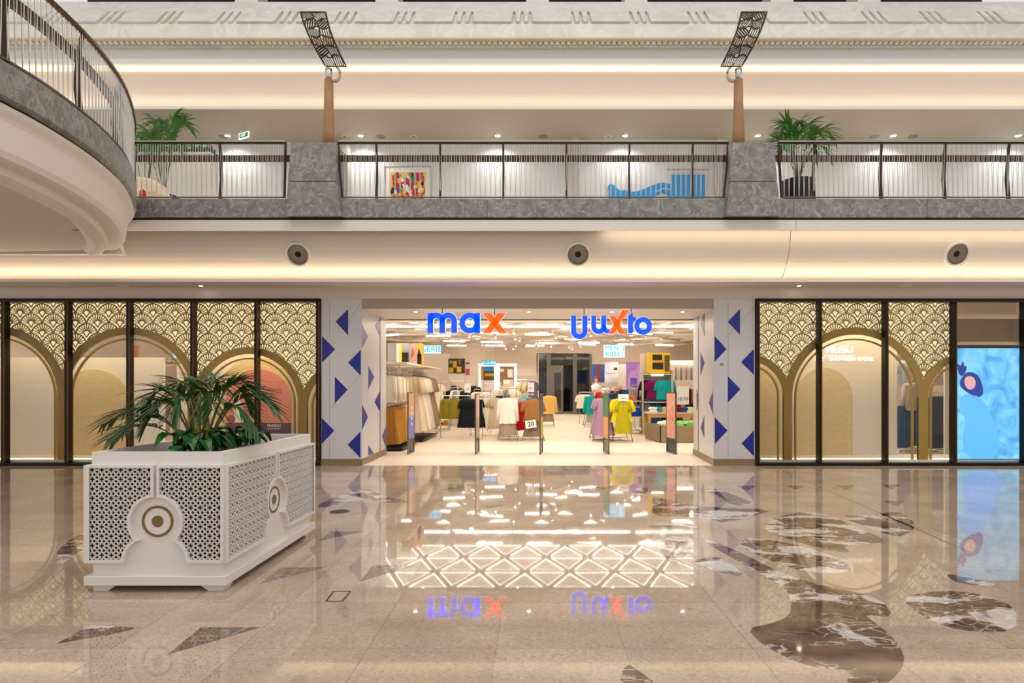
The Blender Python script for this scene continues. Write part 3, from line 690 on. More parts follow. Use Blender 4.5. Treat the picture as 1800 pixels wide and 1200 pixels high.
def screen(label, x0p, x1p, arches, yb=815):
    t = thing('fan_screen', label, 'screen', (0, DSn, 0))
    k = DSn/F_PX
    to3 = lambda u, v, d: ((u-VPX)*k, d, CAMH+(VPY-v)*k)
    x0, x1, yt = x0p, x1p, 527
    def top_of(x):
        y = None
        for cx, cy, ri, ro in arches:
            if abs(x-cx) < ro:
                yy = cy-math.sqrt(ro*ro-(x-cx)**2); y = yy if y is None else min(y, yy)
        return y if y is not None else 668
    inside = lambda x, y: x0 <= x <= x1 and y >= yt and y < top_of(x)+4
    # backlit backing
    bk = MB(); n = int((x1-x0)/4)
    for i in range(n):
        a, c = x0+(x1-x0)*i/n, x0+(x1-x0)*(i+1)/n
        bk.quad(to3(a, yt, .07), to3(c, yt, .07), to3(c, top_of(c)+5, .07), to3(a, top_of(a)+5, .07))
    obj('backing', bk, 'cream_backlit', t)
    # arch bands and columns
    A = sorted(arches)
    for i, (cx, cy, ri, ro) in enumerate(A):
        for nm, r0, r1, dep, off in (('arch_band', ri, ro, .05, -.012+.0015*(i % 2)), ('arch_line', ri-9, ri-6.5, .05, .03)):
            pts = arc(cx, cy, (r0+r1)/2, 180, 360, 48)
            pts = [(cx-(r0+r1)/2, yb)]+pts+[(cx+(r0+r1)/2, yb)]
            segs, cur = [], []
            for p in pts:
                if x0-1 <= p[0] <= x1+1: cur.append(p)
                elif cur: segs.append(cur); cur = []
            if cur: segs.append(cur)
            m = MB()
            for sg in segs: m.strip(sg, r1-r0, dep, lambda u, v, d, off=off: to3(u, v, d+off))
            if m.v: obj(nm, m, 'gold', t)
        if i+1 < len(A):
            nx = A[i+1]; xa, xb = cx+ri, nx[0]-nx[2]
            if xb > xa and xa > x0 and xb < x1: obj('column', MB().box(*[(q-VPX)*k for q in (xa, xb)], -.016, .05, .0, CAMH+(VPY-min(cy, nx[1])+18)*k), 'gold', t)
    # fans
    R, DX, DY = 20.0, 39.0, 17.6
    row = 0; yb_ = 535.0
    while yb_ < 700:
        xc = x0p-DX+(DX/2 if row % 2 else 0)
        while xc < x1+DX:
            m = MB(); cut = lambda x, y: inside(x, y) and all((x-xc-s_*DX/2)**2+(y-yb_-DY)**2 > (R*.98)**2 for s_ in (-1, 1)) and y < yb_+6
            def stroke(pts, w):
                cur = []
                for p in pts:
                    if cut(*p): cur.append(p)
                    else:
                        if len(cur) > 1: m.strip(cur, w, .02, to3)
                        cur = []
                if len(cur) > 1: m.strip(cur, w, .02, to3)
            stroke(arc(xc, yb_, R-1.0, 180, 360, 22), 1.9)
            stroke(arc(xc, yb_, 7.0, 200, 340, 10), 1.3)
            for j in range(11):
                a = math.radians(192+j*156/10)
                stroke([(xc+math.cos(a)*r, yb_+math.sin(a)*r) for r in (7.0, 9.5, 12, 14.5, 17, R-1)], 1.15)
            stroke([(xc-5.5, yb_-4), (xc-3, yb_), (xc, yb_+5)], 1.3); stroke([(xc+5.5, yb_-4), (xc+3, yb_), (xc, yb_+5)], 1.3)
            if len(m.v) > 24: obj('fan', m, 'gold_fan', t, fix=False)
            xc += DX
        yb_ += DY; row += 1
    return t
screen('gold fan and arch screen in the window behind the planter palm', -102, 561, [(-210, 709, 87, 99), (-12, 699, 114, 127), (226, 699, 111, 124), (437, 709, 87, 99), (607, 715, 67, 79)])
screen('gold fan and arch screen in the window with the white lettering', 1332, 1674, [(1317, 695, 60, 72), (1503, 699, 111, 124), (1691, 695, 60, 72)])
# display backs
for a, c, lab in ((-100, 556, 'bright strip lamp at the top of the window behind the planter'), (1336, 1672, 'bright strip lamp at the top of the window with white lettering')):
    tag(obj('window_fill_lamp', MB().box(PX(a, 12.95), PX(c, 12.95), 12.9, 13.0, 3.36, 3.4), 'window_fill_lamp'), lab, 'lamp')  # hidden strips, top and floor, added to brighten the window display
    tag(obj('window_fill_lamp', MB().box(PX(a, 12.95), PX(c, 12.95), 12.84, 12.92, .1, .12), 'window_floor_fill'), lab.replace('at the top', 'along the floor'), 'lamp')
    tag(obj('window_ceiling', MB().box(PX(a-4, 12.95), PX(c+4, 12.95), 12.7, 13.8, 3.4, 3.44), 'window_wall'), lab.replace('bright strip lamp at', 'white panel closing'), 'ceiling', kind='structure')
DB = 13.7
def bx(x): return PX(x, DB)
def bz(y): return PZ(y, DB)
def back_wall(label, x0, x1, y0, cat='display wall'):
    o = obj('display_wall', MB().box(bx(x0), bx(x1), DB, DB+.08, .1, bz(y0)), 'window_wall'); return tag(o, label, cat)
for a, c, lab in ((-104, 562, 'cream display platform behind the window glass near the planter'), (1333, 1800, 'cream display platform in the window with white lettering')):
    o = obj('display_platform', MB().box(PX(a, 12.7), PX(c, 12.7), 12.7, DB+.1, 0, .1), 'window_platform'); tag(o, lab, 'platform')
back_wall('white display wall behind the gold relief arch near the planter', -102, 287, 628)
back_wall('white display wall behind the pink arched poster', 372, 580, 560)
back_wall('white display wall carrying the white lettering', 1333, 1577, 560)
def arch_panel(name, label, cx, hw, ytop, ybot, m, D=DB-.05, th=.045, spring=None):
    sp_ = spring if spring is not None else ytop+hw
    ry = sp_-ytop
    P = [(PX(cx+hw*math.cos(math.radians(a)), D), D, PZ(sp_-ry*math.sin(math.radians(a)), D)) for a in range(0, 181, 6)]
    P = [(PX(cx+hw, D), D, PZ(ybot, D))]+P+[(PX(cx-hw, D), D, PZ(ybot, D))]
    o = obj(name, MB().prism(P, (0, th, 0)), m); return tag(o, label, 'display panel')
arch_panel('relief_panel', 'pale gold relief arch panel in the window beside the planter', 163, 61, 649, 804, 'gold_relief', spring=700)
arch_panel('relief_panel', 'pale gold relief arch panel under the white lettering', 1449, 50, 646, 804, 'gold_relief', spring=700)
arch_panel('relief_panel', 'narrow pale gold relief panel next to the triangle pier with switch', 1332, 42, 640, 804, 'gold_relief', spring=690)
arch_panel('relief_panel', 'gold relief arch framing the pink poster', 452, 72, 628, 804, 'gold_relief', spring=700)
arch_panel('relief_panel', 'narrow gold relief panel next to the max side pier', 566, 27, 650, 804, 'gold_relief', spring=690)
# pink poster
DPp = DB-.07
po = thing('pink_poster', 'pink arched poster with a white sail and a dark band', 'poster', (0, DPp, 0))
hw, cxp = 57, 454
P = [(PX(cxp+hw*math.cos(math.radians(a)), DPp), 0, PZ(702-53*math.sin(math.radians(a)), DPp)) for a in range(0, 181, 6)]
P = [(PX(cxp+hw, DPp), 0, PZ(760, DPp))]+P+[(PX(cxp-hw, DPp), 0, PZ(760, DPp))]
obj('sheet', MB().prism(P, (0, .018, 0)), mat('poster_pink', (226, 140, 118), .5), po)
obj('dark_band', MB().box(PX(397, DPp), PX(511, DPp), -.003, .018, PZ(790, DPp), PZ(743, DPp)), mat('poster_plum', (92, 52, 66), .5), po)
obj('sail', MB().prism([(PX(a, DPp), -.004, PZ(c, DPp)) for a, c in ((409, 738), (414, 700), (420, 698), (432, 728), (448, 738), (446, 742), (412, 742))], (0, .004, 0)), 'paper_white', po)
obj('ball', MB().lathe([(.001, -.005), (.09, -.005), (.09, 0)], 20, (PX(407, DPp), 0, PZ(736, DPp)), 'y'), mat('poster_rust', (150, 76, 52), .6), po)
for z_, w_ in ((671, 30), (690, 26), (715, 24)): obj('rule', MB().box(PX(470, DPp), PX(470+w_, DPp), -.003, 0, PZ(z_+.5, DPp), PZ(z_-.5, DPp)), mat('poster_dim', (205, 110, 96), .6), po)
lettering('lettering', 'MARIDU', .085, 'paper_white', po, (PX(481.5, DPp), -.006, PZ(748, DPp)), wscale=.95)
lettering('lettering', 'coza', .14, 'poster_dim', po, (PX(484, DPp), -.006, PZ(684, DPp)), wscale=1.1)
obj('rule', MB().box(PX(470, DPp), PX(493, DPp), -.006, -.003, PZ(753.5, DPp), PZ(752.7, DPp)), 'paper_white', po)
# white lettering on the display wall
tl = thing('window_lettering', 'white shop lettering on the display wall above the relief arch', 'lettering', (0, DB, 0))
lettering('lettering', 'ИLISU', .235, mat('letter_white', (255, 255, 255), .5, emit=.8) and 'letter_white', tl, (PX(1475, DB), -.02, bz(615)), wscale=1.02)
lettering('lettering', 'SHOWION STORE', .125, 'letter_white', tl, (PX(1496, DB), -.02, bz(631)), wscale=.98)
lettering('lettering', 'EXF', .125, 'letter_white', tl, (PX(1440, DB), -.02, bz(631)))
obj('rule', MB().box(PX(1448, DB), PX(1502, DB), -.015, 0, bz(625.6), bz(625)), 'letter_white', tl)
# glowing blue screen at the right
sc_ = thing('video_screen', 'glowing blue video screen showing a figure, at the far window edge', 'screen', (0, 12.78, 0))
xa, xb = PX(1681, 12.78), PX(1792, 12.78)
m, nt, b = nodes_of('screen_picture')
tc = nt.nodes.new('ShaderNodeTexCoord'); n = nt.nodes.new('ShaderNodeTexNoise'); n.inputs['Scale'].default_value = 2.2; n.inputs['Detail'].default_value = 4; n.inputs['Distortion'].default_value = 1.2
nt.links.new(tc.outputs['Object'], n.inputs['Vector']); r = ramp(nt, [(.3, (60, 150, 235)), (.5, (110, 205, 255)), (.7, (160, 230, 255))]); nt.links.new(n.outputs['Fac'], r.inputs['Fac'])
nt.links.new(r.outputs['Color'], b.inputs['Emission Color']); b.inputs['Emission Strength'].default_value = 1.0; b.inputs['Base Color'].default_value = (.02, .05, .1, 1)
obj('display', MB().box(xa, xb, 0, .05, PZ(806, 12.78), PZ(612, 12.78)), 'screen_picture', sc_)
obj('bezel', MB().box(xa-.02, xb+.02, .05, .1, PZ(812, 12.78), PZ(606, 12.78)), 'black_plastic', sc_)
mat('screen_navy', (40, 60, 150), .5, emit=.6); mat('screen_skin', (230, 170, 160), .5, emit=.8); mat('screen_blue', (95, 180, 248), .5, emit=.9)
g3 = lambda pts: [(PX(a, 12.78), -.003, PZ(c, 12.78)) for a, c in smooth_poly(pts, 2)]
obj('picture_hair', MB().prism(g3([(1684, 676), (1694, 658), (1704, 652), (1722, 660), (1730, 690), (1720, 700), (1700, 690)]), (0, .003, 0)), 'screen_navy', sc_)
obj('picture_face', MB().prism([(x, y_-.002, z) for x, y_, z in g3([(1694, 668), (1700, 660), (1712, 662), (1716, 676), (1708, 686), (1698, 682)])], (0, .003, 0)), 'screen_skin', sc_)
obj('picture_crown', MB().prism(g3([(1684, 655), (1682, 636), (1689, 645), (1692, 632), (1696, 646), (1700, 640), (1697, 656), (1690, 662)]), (0, .003, 0)), 'screen_navy', sc_)
obj('picture_robe', MB().prism(g3([(1683, 720), (1692, 690), (1720, 694), (1740, 720), (1760, 780), (1750, 806), (1700, 806), (1690, 770), (1700, 735)]), (0, .003, 0)), 'screen_blue', sc_)
obj('casing', MB().box(xb+.02, XR, 0, .1, .0, PZ(525, 12.78)), 'window_wall', sc_)
obj('wood_top', MB().box(xa, xb, .02, .1, PZ(600, 12.78), PZ(560, 12.78)), 'wood_pole', sc_)
# ================================================================== ENTRANCE SIGNS
def sign(label, letters, org, sc, rods, D=DF+.05):
    cxp = sum(rods)/len(rods)
    t = thing('illuminated_sign', label, 'sign', (0, D, 0), group='hanging entrance signs')
    to3 = lambda u, v, d: (PX(org[0]+u/sc, D), d, PZ(org[1]+v/sc, D))
    for i, (col, strokes, polys) in enumerate(letters):
        m, sd = MB(), MB()
        for pts, w_ in strokes:
            m.strip(pts, w_, .05, to3); sd.strip(pts, w_+13, .04, lambda u, v, d: to3(u, v, d+.02))
        for pl in polys:
            q = [to3(u, v, 0) for u, v in pl]; m.prism(q, (0, .05, 0))
            c = (sum(p[0] for p in pl)/len(pl), sum(p[1] for p in pl)/len(pl))
            g_ = [(c[0]+(p[0]-c[0])*1.04, c[1]+(p[1]-c[1])*1.03) for p in pl]; sd.prism([to3(u, v, .02) for u, v in g_], (0, .04, 0))
        o = obj('letter', m, col, t); obj('halo', sd, 'sign_side', o)
    for r_ in rods: obj('hanging_rod', MB().tube([(PX(r_, D), .03, PZ(553, D)), (PX(r_, D), .03, ZH+.01)], .008, 6), 'black_plastic', t)
B_, O_ = 'sign_blue', 'sign_orange'
down = lambda p: p
sign('illuminated sign reading max in blue with an orange x', [
    (B_, [([(262, 200), (262, 550)], 100), ([(262, 380)]+arc(367, 345, 105, 180, 360, 20)+[(472, 550)], 100), ([(472, 380)]+arc(577, 345, 105, 180, 360, 20)+[(682, 550)], 100)], []),
    (B_, [(arc(955, 374, 133, 0, 360, 40), 100), ([(1088, 200), (1088, 550)], 102)], []),
    (O_, [], [[(1185, 200), (1325, 200), (1610, 552), (1470, 552)], [(1595, 200), (1455, 200), (1185, 552), (1325, 552)]])], (730, 530), 10, (777, 869))
sign('illuminated sign reading uuxto with a tall orange x', [
    (B_, [([(195, 262)]+arc(300, 545, 105, 180, 0, 24)+[(405, 262)], 95)], []),
    (B_, [([(570, 262)]+arc(662, 465, 92, 180, 0, 20)+[(755, 262)], 92), ([(755, 440), (768, 500), (800, 545), (860, 555)], 85)], []),
    (O_, [], [[(850, 265), (965, 265), (1155, 598), (1045, 598)], [(1105, 150), (1225, 150), (935, 598), (840, 598)]]),
    (B_, [], [[(1210, 260), (1290, 200), (1300, 280), (1350, 285), (1350, 360), (1300, 360), (1300, 590), (1210, 590)]]),
    (B_, [(arc(1490, 450, 117, 0, 360, 40), 95)], [])], (990, 530), 10.59, (1027, 1110))
# ================================================================== PLANTER
PXc, PY0, PLN = -3.015, 4.86, 1.87
pl = thing('planter', 'large white planter with pierced lattice panels and gold roundels', 'planter', (PXc, PY0+PLN/2, 0))
hw, hl = .52, PLN/2
def shell(x, y, z0, z1): return MB().box(-x, x, -y, y, z0, z1)
obj('body', MB().box(-hw, hw, -hl, -hl+.04, .127, 1.01).box(-hw, hw, hl-.04, hl, .127, 1.01).box(-hw, -hw+.04, -hl+.04, hl-.04, .127, 1.01).box(hw-.04, hw, -hl+.04, hl-.04, .127, 1.01).box(-hw+.04, hw-.04, -hl+.04, hl-.04, .127, .2), 'planter_white', pl)
e = .006
obj('rim', MB().box(-hw-e, hw+e, -hl-e, -hl+.05, 1.0, 1.11).box(-hw-e, hw+e, hl-.05, hl+e, 1.0, 1.11).box(-hw-e, -hw+.05, -hl+.05, hl-.05, 1.0, 1.11).box(hw-.05, hw+e, -hl+.05, hl-.05, 1.0, 1.11), 'planter_white', pl)
obj('plinth', shell(hw+.045, hl+.045, .054, .127), 'planter_white', pl, bevel=.004)
obj('soil', shell(hw-.05, hl-.05, .2, .99), 'soil', pl)
for sx in (-1, 1):
    for sy in (-1, 1):
        ft = MB()
        ft.prism([(sx*(hw+.0), sy*(hl-.0), .054), (sx*(hw-.20), sy*hl, .054), (sx*(hw-.12), sy*hl, 0), (sx*hw, sy*hl, 0)], (0, -sy*.03, 0))
        ft.prism([(sx*hw, sy*(hl-.031), .054), (sx*hw, sy*(hl-.20), .054), (sx*hw, sy*(hl-.12), 0), (sx*hw, sy*(hl-.031), 0)], (-sx*.03, 0, 0))
        obj('foot', ft, 'planter_white', pl)
def side_panel(W):          # right half outline: u from 0.012 to W, v height
    R, cz = .2, .557
    pts = [(.012, 1.01), (W, 1.01), (W, .232)]
    pts += [(.05+.2*math.cos(math.radians(a)), .235+.2*math.sin(math.radians(a))) for a in range(0, 66, 6)]
    a0 = math.degrees(math.atan2(-.148, .1345))
    pts += [(R*math.cos(math.radians(a0+(86.6-a0)*i/22)), cz+R*math.sin(math.radians(a0+(86.6-a0)*i/22))) for i in range(23)]
    return pts
def inside_poly(p, poly):
    c = False; n = len(poly)
    for i in range(n):
        a, d = poly[i], poly[i-1]
        if (a[1] > p[1]) != (d[1] > p[1]) and p[0] < (d[0]-a[0])*(p[1]-a[1])/(d[1]-a[1])+a[0]: c = not c
    return c
def inset_poly(poly, w_):
    area_ = sum(poly[i-1][0]*poly[i][1]-poly[i][0]*poly[i-1][1] for i in range(len(poly)))
    s_ = 1 if area_ > 0 else -1; out = []
    n = len(poly)
    for i in range(n):
        a, c, d = Vector(poly[i-1]), Vector(poly[i]), Vector(poly[(i+1) % n])
        e1, e2 = (c-a).normalized(), (d-c).normalized()
        n1, n2 = Vector((-e1.y, e1.x))*s_, Vector((-e2.y, e2.x))*s_
        b_ = n1+n2; k = b_.length
        if k < .2: out.append(tuple(c+n1*w_)); continue
        b_ /= k; out.append(tuple(c+b_*min(w_/max(.35, b_.dot(n1)), w_*1.6)))
    return out
def build_panel(W, flip):
    P = side_panel(W); I = inset_poly(P, .022)
    f = (lambda u: -u) if flip else (lambda u: u)
    fr, la = MB(), MB()
    n = len(P)
    for i in range(n):
        j = (i+1) % n
        a, c, d, e_ = P[i], P[j], I[j], I[i]
        A = lambda p, y: (f(p[0]), y, p[1])
        fr.quad(A(a, -.045), A(c, -.045), A(d, -.045), A(e_, -.045)); fr.quad(A(a, -.045), A(c, -.045), A(c, 0), A(a, 0)); fr.quad(A(e_, -.045), A(d, -.045), A(d, -.01), A(e_, -.01))
    to3 = lambda u, v, d: (f(u), -.034+d, v)
    cell = .0755
    def stroke(pts, w_):
        cur = []
        for p in pts:
            if inside_poly(p, P) : cur.append(p)
            else:
                if len(cur) > 1: la.strip(cur, w_, .009, to3)
                cur = []
        if len(cur) > 1: la.strip(cur, w_, .009, to3)
    nx, nz = int(W/cell)+2, 12
    for ix in range(nx):
        for iz in range(nz):
            cx, cz = W-.022-cell*(ix+.5), .254+cell*(iz+.5)
            if not any(inside_poly((cx+a, cz+c), P) for a in (-.03, 0, .03) for c in (-.03, 0, .03)): continue
            stroke(arc(cx, cz, .025, 0, 360, 16), .0085)
            for k in range(4):
                a = math.radians(45+90*k); stroke([(cx+math.cos(a)*r, cz+math.sin(a)*r) for r in (.012, .028, .042, .0534)], .009)
                a = math.radians(90*k); stroke([(cx+math.cos(a)*r, cz+math.sin(a)*r) for r in (.026, .032, .0378)], .011)
    bk = MB(); bk.f.append(tuple(range(n))); bk.v = [(f(u), -.008, v) for u, v in I]  # dark brown board puts the shade of the hollow into the lattice holes
    return premesh('panel_frame', fr, 'planter_white'), premesh('lattice', la, 'planter_white'), premesh('hole_shade_board', bk, 'planter_hole_shade')
fW, sW = hw+.045, hl+.045
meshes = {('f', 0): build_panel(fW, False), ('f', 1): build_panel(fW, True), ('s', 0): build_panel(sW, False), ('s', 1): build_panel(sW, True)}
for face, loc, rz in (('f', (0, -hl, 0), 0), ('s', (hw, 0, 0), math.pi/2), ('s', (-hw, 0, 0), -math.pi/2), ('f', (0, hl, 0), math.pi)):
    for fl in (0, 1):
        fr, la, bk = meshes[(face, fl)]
        o = inst('lattice_panel', fr, pl, loc, (0, 0, rz)); inst('lattice', la, o); inst('hole_shade_board', bk, o)
    rd = inst('roundel', premesh('roundel', MB().lathe([(.001, -.006), (.132, -.006), (.135, 0)], 40, (0, 0, .557), 'y'), 'planter_white'), pl, loc, (0, 0, rz))
    inst('outer_ring', premesh('outer_ring', MB().lathe([(.106, -.005), (.106, -.010), (.126, -.010), (.126, -.005)], 40, (0, 0, .557), 'y', caps=False), 'roundel_gold'), rd)
    inst('centre_disc', premesh('centre_disc', MB().lathe([(.001, -.011), (.046, -.010), (.046, -.006)], 32, (0, 0, .557), 'y'), 'roundel_gold'), rd)
# ------------------------------------------------------------------ plants
def frond_mb(Ln, rise, droop, nl, ll, lw, rnd, stem_bare=.4, leaf_droop=.5, mb=None):
    """rachis in the local XZ plane going out along +X"""
    st, lf_ = MB(), MB()
    pts = []
    for i in range(15):
        t = i/14
        x = Ln*(t**1.25)*.95; z = rise*math.sin(min(1, t*1.15)*math.pi*.5)-droop*max(0, t-.45)**2*3
        pts.append(Vector((x, 0, z)))
    st.tube(pts, [.008*(1-.8*i/14)+.0015 for i in range(15)], 5)
    def P(t):
        i = min(13, int(t*14)); f = t*14-i; return pts[i]*(1-f)+pts[i+1]*f
    for k in range(nl):
        t = stem_bare+(1-stem_bare)*(k+.5)/nl; p = P(t); d = (P(min(1, t+.03))-P(max(0, t-.03))).normalized()
        for s_ in (-1, 1):
            fl = .55+.45*math.sin(math.pi*min(1, (k+1)/nl*.9+.1))
            ln = ll*fl*rnd.uniform(.88, 1.1); ang = math.radians(rnd.uniform(38, 58)*(1-.45*k/nl))
            dr_ = leaf_droop*rnd.uniform(.7, 1.3)
            out = (d*math.cos(ang)+Vector((0, s_, 0))*math.sin(ang)).normalized()
            side = out.cross(Vector((0, 0, 1)))
            side = side.normalized() if side.length > .01 else Vector((1, 0, 0))
            q = []
            for j in range(5):
                u = j/4; c = p+out*(ln*u)+Vector((0, 0, .12*ln*u-dr_*ln*u*u)); wd = lw*(.35, 1, .85, .55, .05)[j]
                q.append((c-side*wd+Vector((0, 0, wd*.5)), c, c+side*wd+Vector((0, 0, wd*.5))))
            for j in range(4):
                lf_.quad(q[j][0], q[j][1], q[j+1][1], q[j+1][0]); lf_.quad(q[j][1], q[j][2], q[j+1][2], q[j+1][1])
    return st, lf_
def palm(name, label, loc, fronds, cat='palm', leafm='leaf', nl=13, ll=.33, lw=.011, seed=3, trunk=None, pot=None, stem_bare=.4, ld=.5, group=None):
    rnd = random.Random(seed)
    t = thing(name, label, cat, loc, group=group)
    for az, Ln, rise, droop in fronds:
        st, lf_ = frond_mb(Ln, rise, droop, nl, ll, lw, rnd, stem_bare, ld)
        o = obj('frond', lf_, leafm, t, fix=False); o.rotation_euler = (0, 0, math.radians(az))
        o.location = (.03*math.cos(math.radians(az)), .03*math.sin(math.radians(az)), 0)
        obj('stem', st, 'leaf_stem', o)
    return t
DPm = 5.35
palm('planter_palm', 'arching green palm growing in the white planter', (PX(352, DPm), DPm, 1.0),
     [(180, .86, .50, .22), (196, .66, .44, .3), (162, .7, .58, .22), (142, .5, .74, .15), (2, .66, .62, .22), (-14, .58, .54, .3), (20, .56, .68, .22), (42, .44, .76, .2), (-45, .3, .66, .25), (90, .35, .76, .15), (250, .26, .64, .25), (186, .46, .68, .25), (10, .40, .74, .3), (172, .92, .34, .2), (118, .38, .74, .2), (205, .4, .58, .3)], nl=15, ll=.32, lw=.0125, ld=.28, stem_bare=.48)
tk = MB()
for x, y_, r in ((-.03, .0, .03), (.05, .02, .026)): tk.tube([(x, y_, 0), (x*1.1, y_, .25), (x*1.05, y_, .5)], [r, r*.95, r*.85], 10)
to = obj('palm_trunk', tk, 'trunk_yellow', bpy.data.objects['planter_palm'], smooth=True)
# broad leaved ground plants
def leaf_plant(label, cx, cy, n, seed, spread):
    rnd = random.Random(seed); t = thing('ground_plant', label, 'plant', (cx, cy, .99))
    for k in range(n):
        az = rnd.uniform(0, 2*math.pi); r0 = rnd.uniform(.02, spread); h = rnd.uniform(.1, .24)
        b0 = Vector((r0*math.cos(az), r0*math.sin(az)*1.2, 0)); ln = rnd.uniform(.13, .21); wd = ln*.36; az2 = az+rnd.uniform(-.8, .8)
        d = Vector((math.cos(az2), math.sin(az2), 0)); s_ = Vector((-d.y, d.x, 0)); m = MB(); rows = []
        for j in range(6):
            u = j/5; wv = wd*(.12, .8, 1, .85, .5, .02)[j]; c = b0+d*(ln*u)+Vector((0, 0, h+.05*math.sin(u*2.4)-.12*u*u))
            rows.append((c-s_*wv+Vector((0, 0, wv*.35)), c, c+s_*wv+Vector((0, 0, wv*.35))))
        for j in range(5):
            m.quad(rows[j][0], rows[j][1], rows[j+1][1], rows[j+1][0]); m.quad(rows[j][1], rows[j][2], rows[j+1][2], rows[j+1][1])
        o = obj('leaf', m, 'leaf_broad', t, smooth=True, fix=False)
        obj('stalk', MB().tube([tuple(b0*.5), tuple(b0+Vector((0, 0, h)))], .004, 4), 'leaf_stem', o)
    return t
leaf_plant('low broad-leaved plant at the near end of the planter', PX(348, 5.34), 5.34, 34, 5, .2)
leaf_plant('low broad-leaved plant along the far end of the planter', PX(412, 5.75), 5.75, 34, 8, .22)
# gallery palms in pots
def pot_palm(label, x, y_, seed, fr, z, ll=.5, leafm='leaf_light', potr=.24, potr2=.2, poth=.5):
    t = palm('potted_palm', label, (x, y_, z+poth-.02), fr, 'potted palm', leafm, nl=12, ll=ll, lw=.022, seed=seed, stem_bare=.35, ld=.35)
    obj('pot', MB().lathe([(.001, -poth+.02), (potr2, -poth+.02), (potr, .02), (potr-.03, .02), (potr-.03, -.04), (.001, -.04)], 20), 'pot_black', t, smooth=False)
    obj('soil', MB().lathe([(.001, -.03), (potr-.03, -.03), (potr-.03, -.045)], 16), 'soil', t)
    return t
zg = ZG-.01
pot_palm('potted palm in a tall black pot behind the railing past the second pier', PX(1402, 12.3), 12.3, 21, [(80, .4, 1.35, .1), (8, .85, 1.2, .3), (160, .6, 1.0, .3), (200, .5, .8, .4), (-20, .6, .8, .4), (120, .35, 1.3, .1), (30, .5, 1.35, .2), (250, .4, 1.0, .3), (180, .3, 1.25, .1), (60, .3, 1.4, .1), (-40, .5, 1.0, .3), (220, .5, 1.0, .4), (0, .4, 1.0, .5), (100, .3, 1.1, .2)], zg, ll=.42, potr=.33, potr2=.25, poth=.62)
pot_palm('potted palm behind the short railing by the curved balcony', PX(288, 13.2), 13.2, 22, [(80, .4, 1.9, .1), (10, .5, 1.7, .2), (170, .6, 1.6, .3), (200, .6, 1.1, .4), (-20, .6, 1.2, .4), (120, .4, 1.85, .1), (30, .5, 1.8, .2), (250, .4, 1.3, .3), (60, .3, 1.95, .1), (150, .4, 1.8, .1)], zg, ll=.42, potr=.3, potr2=.25, poth=.6)
pot_palm('smaller potted palm nearest the end of the curved balcony', PX(254, 14.2), 14.2, 23, [(80, .5, 2.2, .2), (10, .5, 2.1, .3), (170, .6, 2.1, .3), (200, .6, 1.6, .4), (120, .5, 2.2, .2), (40, .4, 2.2, .1), (-20, .5, 1.8, .3)], zg, ll=.42, poth=.5)
# ------------------------------------------------------------------ gallery furnishings
DA = DW-.03
def flat(name, label, cat, px0, px1, py0, py1, m, D=DA, th=.03):
    t = thing(name, label, cat, (0, D, 0)); obj('board', MB().box(PX(px0, D), PX(px1, D), 0, th, PZ(py1, D), PZ(py0, D)), m, t); return t
art = flat('painting', 'colourful graffiti painting in a white frame on the gallery wall', 'painting', 677, 757, 293, 362, 'paper_white')
obj('frame', MB().box(PX(676, DA), PX(758, DA), -.015, .01, PZ(294, DA), PZ(292.5, DA)).box(PX(676, DA), PX(677.5, DA), -.015, .01, PZ(362, DA), PZ(292.5, DA)).box(PX(756.5, DA), PX(758, DA), -.015, .01, PZ(362, DA), PZ(292.5, DA)), 'grey_mesh', art)
obj('canvas', MB().box(PX(687, DA), PX(748, DA), -.02, 0, PZ(356, DA), PZ(303, DA)), mat('art_yellow', (236, 196, 40), .6), art)
rnd = random.Random(5)
for k in range(95):
    c_ = rnd.choice([(200, 30, 50), (40, 90, 180), (30, 150, 80), (240, 240, 230), (230, 120, 40), (190, 20, 90), (30, 30, 40), (250, 210, 60), (200, 30, 50)])
    cx, cy, r = rnd.uniform(690, 745), rnd.uniform(306, 353), rnd.uniform(2.5, 5.5)
    n = rnd.randint(5, 8); ph = rnd.uniform(0, 6)
    P = [(min(748, max(687, cx+r*rnd.uniform(.6, 1.4)*math.cos(ph+6.283*i/n))), min(356, max(303, cy+r*rnd.uniform(.7, 1.8)*math.sin(ph+6.283*i/n)))) for i in range(n)]
    obj('paint_patch', MB().prism([(PX(a, DA), -.022-.0003*k, PZ(c, DA)) for a, c in P], (0, .002, 0)), mat('art_%d_%d_%d' % c_, c_, .6), art)
mur = thing('wave_mural', 'blue curling wave relief on the gallery wall', 'mural', (0, DA, 0))
wave = [(1070, 346), (1072, 334), (1068, 330), (1070, 324), (1078, 324), (1085, 332), (1092, 336), (1100, 333), (1105, 338), (1125, 336), (1150, 324), (1165, 321), (1180, 325), (1195, 338), (1205, 347), (1205, 356), (1175, 356), (1176, 343), (1165, 338), (1150, 345), (1140, 356), (1075, 356)]
obj('wave', MB().prism([(PX(a, DA), -.03, PZ(c, DA)) for a, c in smooth_poly(wave, 1)], (0, .03, 0)), mat('mural_blue', (50, 150, 225), .5), mur)
obj('crest', MB().strip([(1152, 338), (1165, 332), (1178, 334), (1190, 346)], 2, .01, lambda u, v, d: (PX(u, DA), -.04+d, PZ(v, DA))), mat('mural_pale', (150, 205, 240), .5), mur)
bb = flat('blue_board', 'plain blue square board hung over the wave mural', 'board', 1180, 1239, 307, 358, mat('board_blue', (60, 150, 220), .5), D=DA-.06, th=.04)
obj('frame_line', MB().box(PX(1171, DA), PX(1245, DA), .02, .04, PZ(299, DA), PZ(298, DA)), 'grey_mesh', bb)
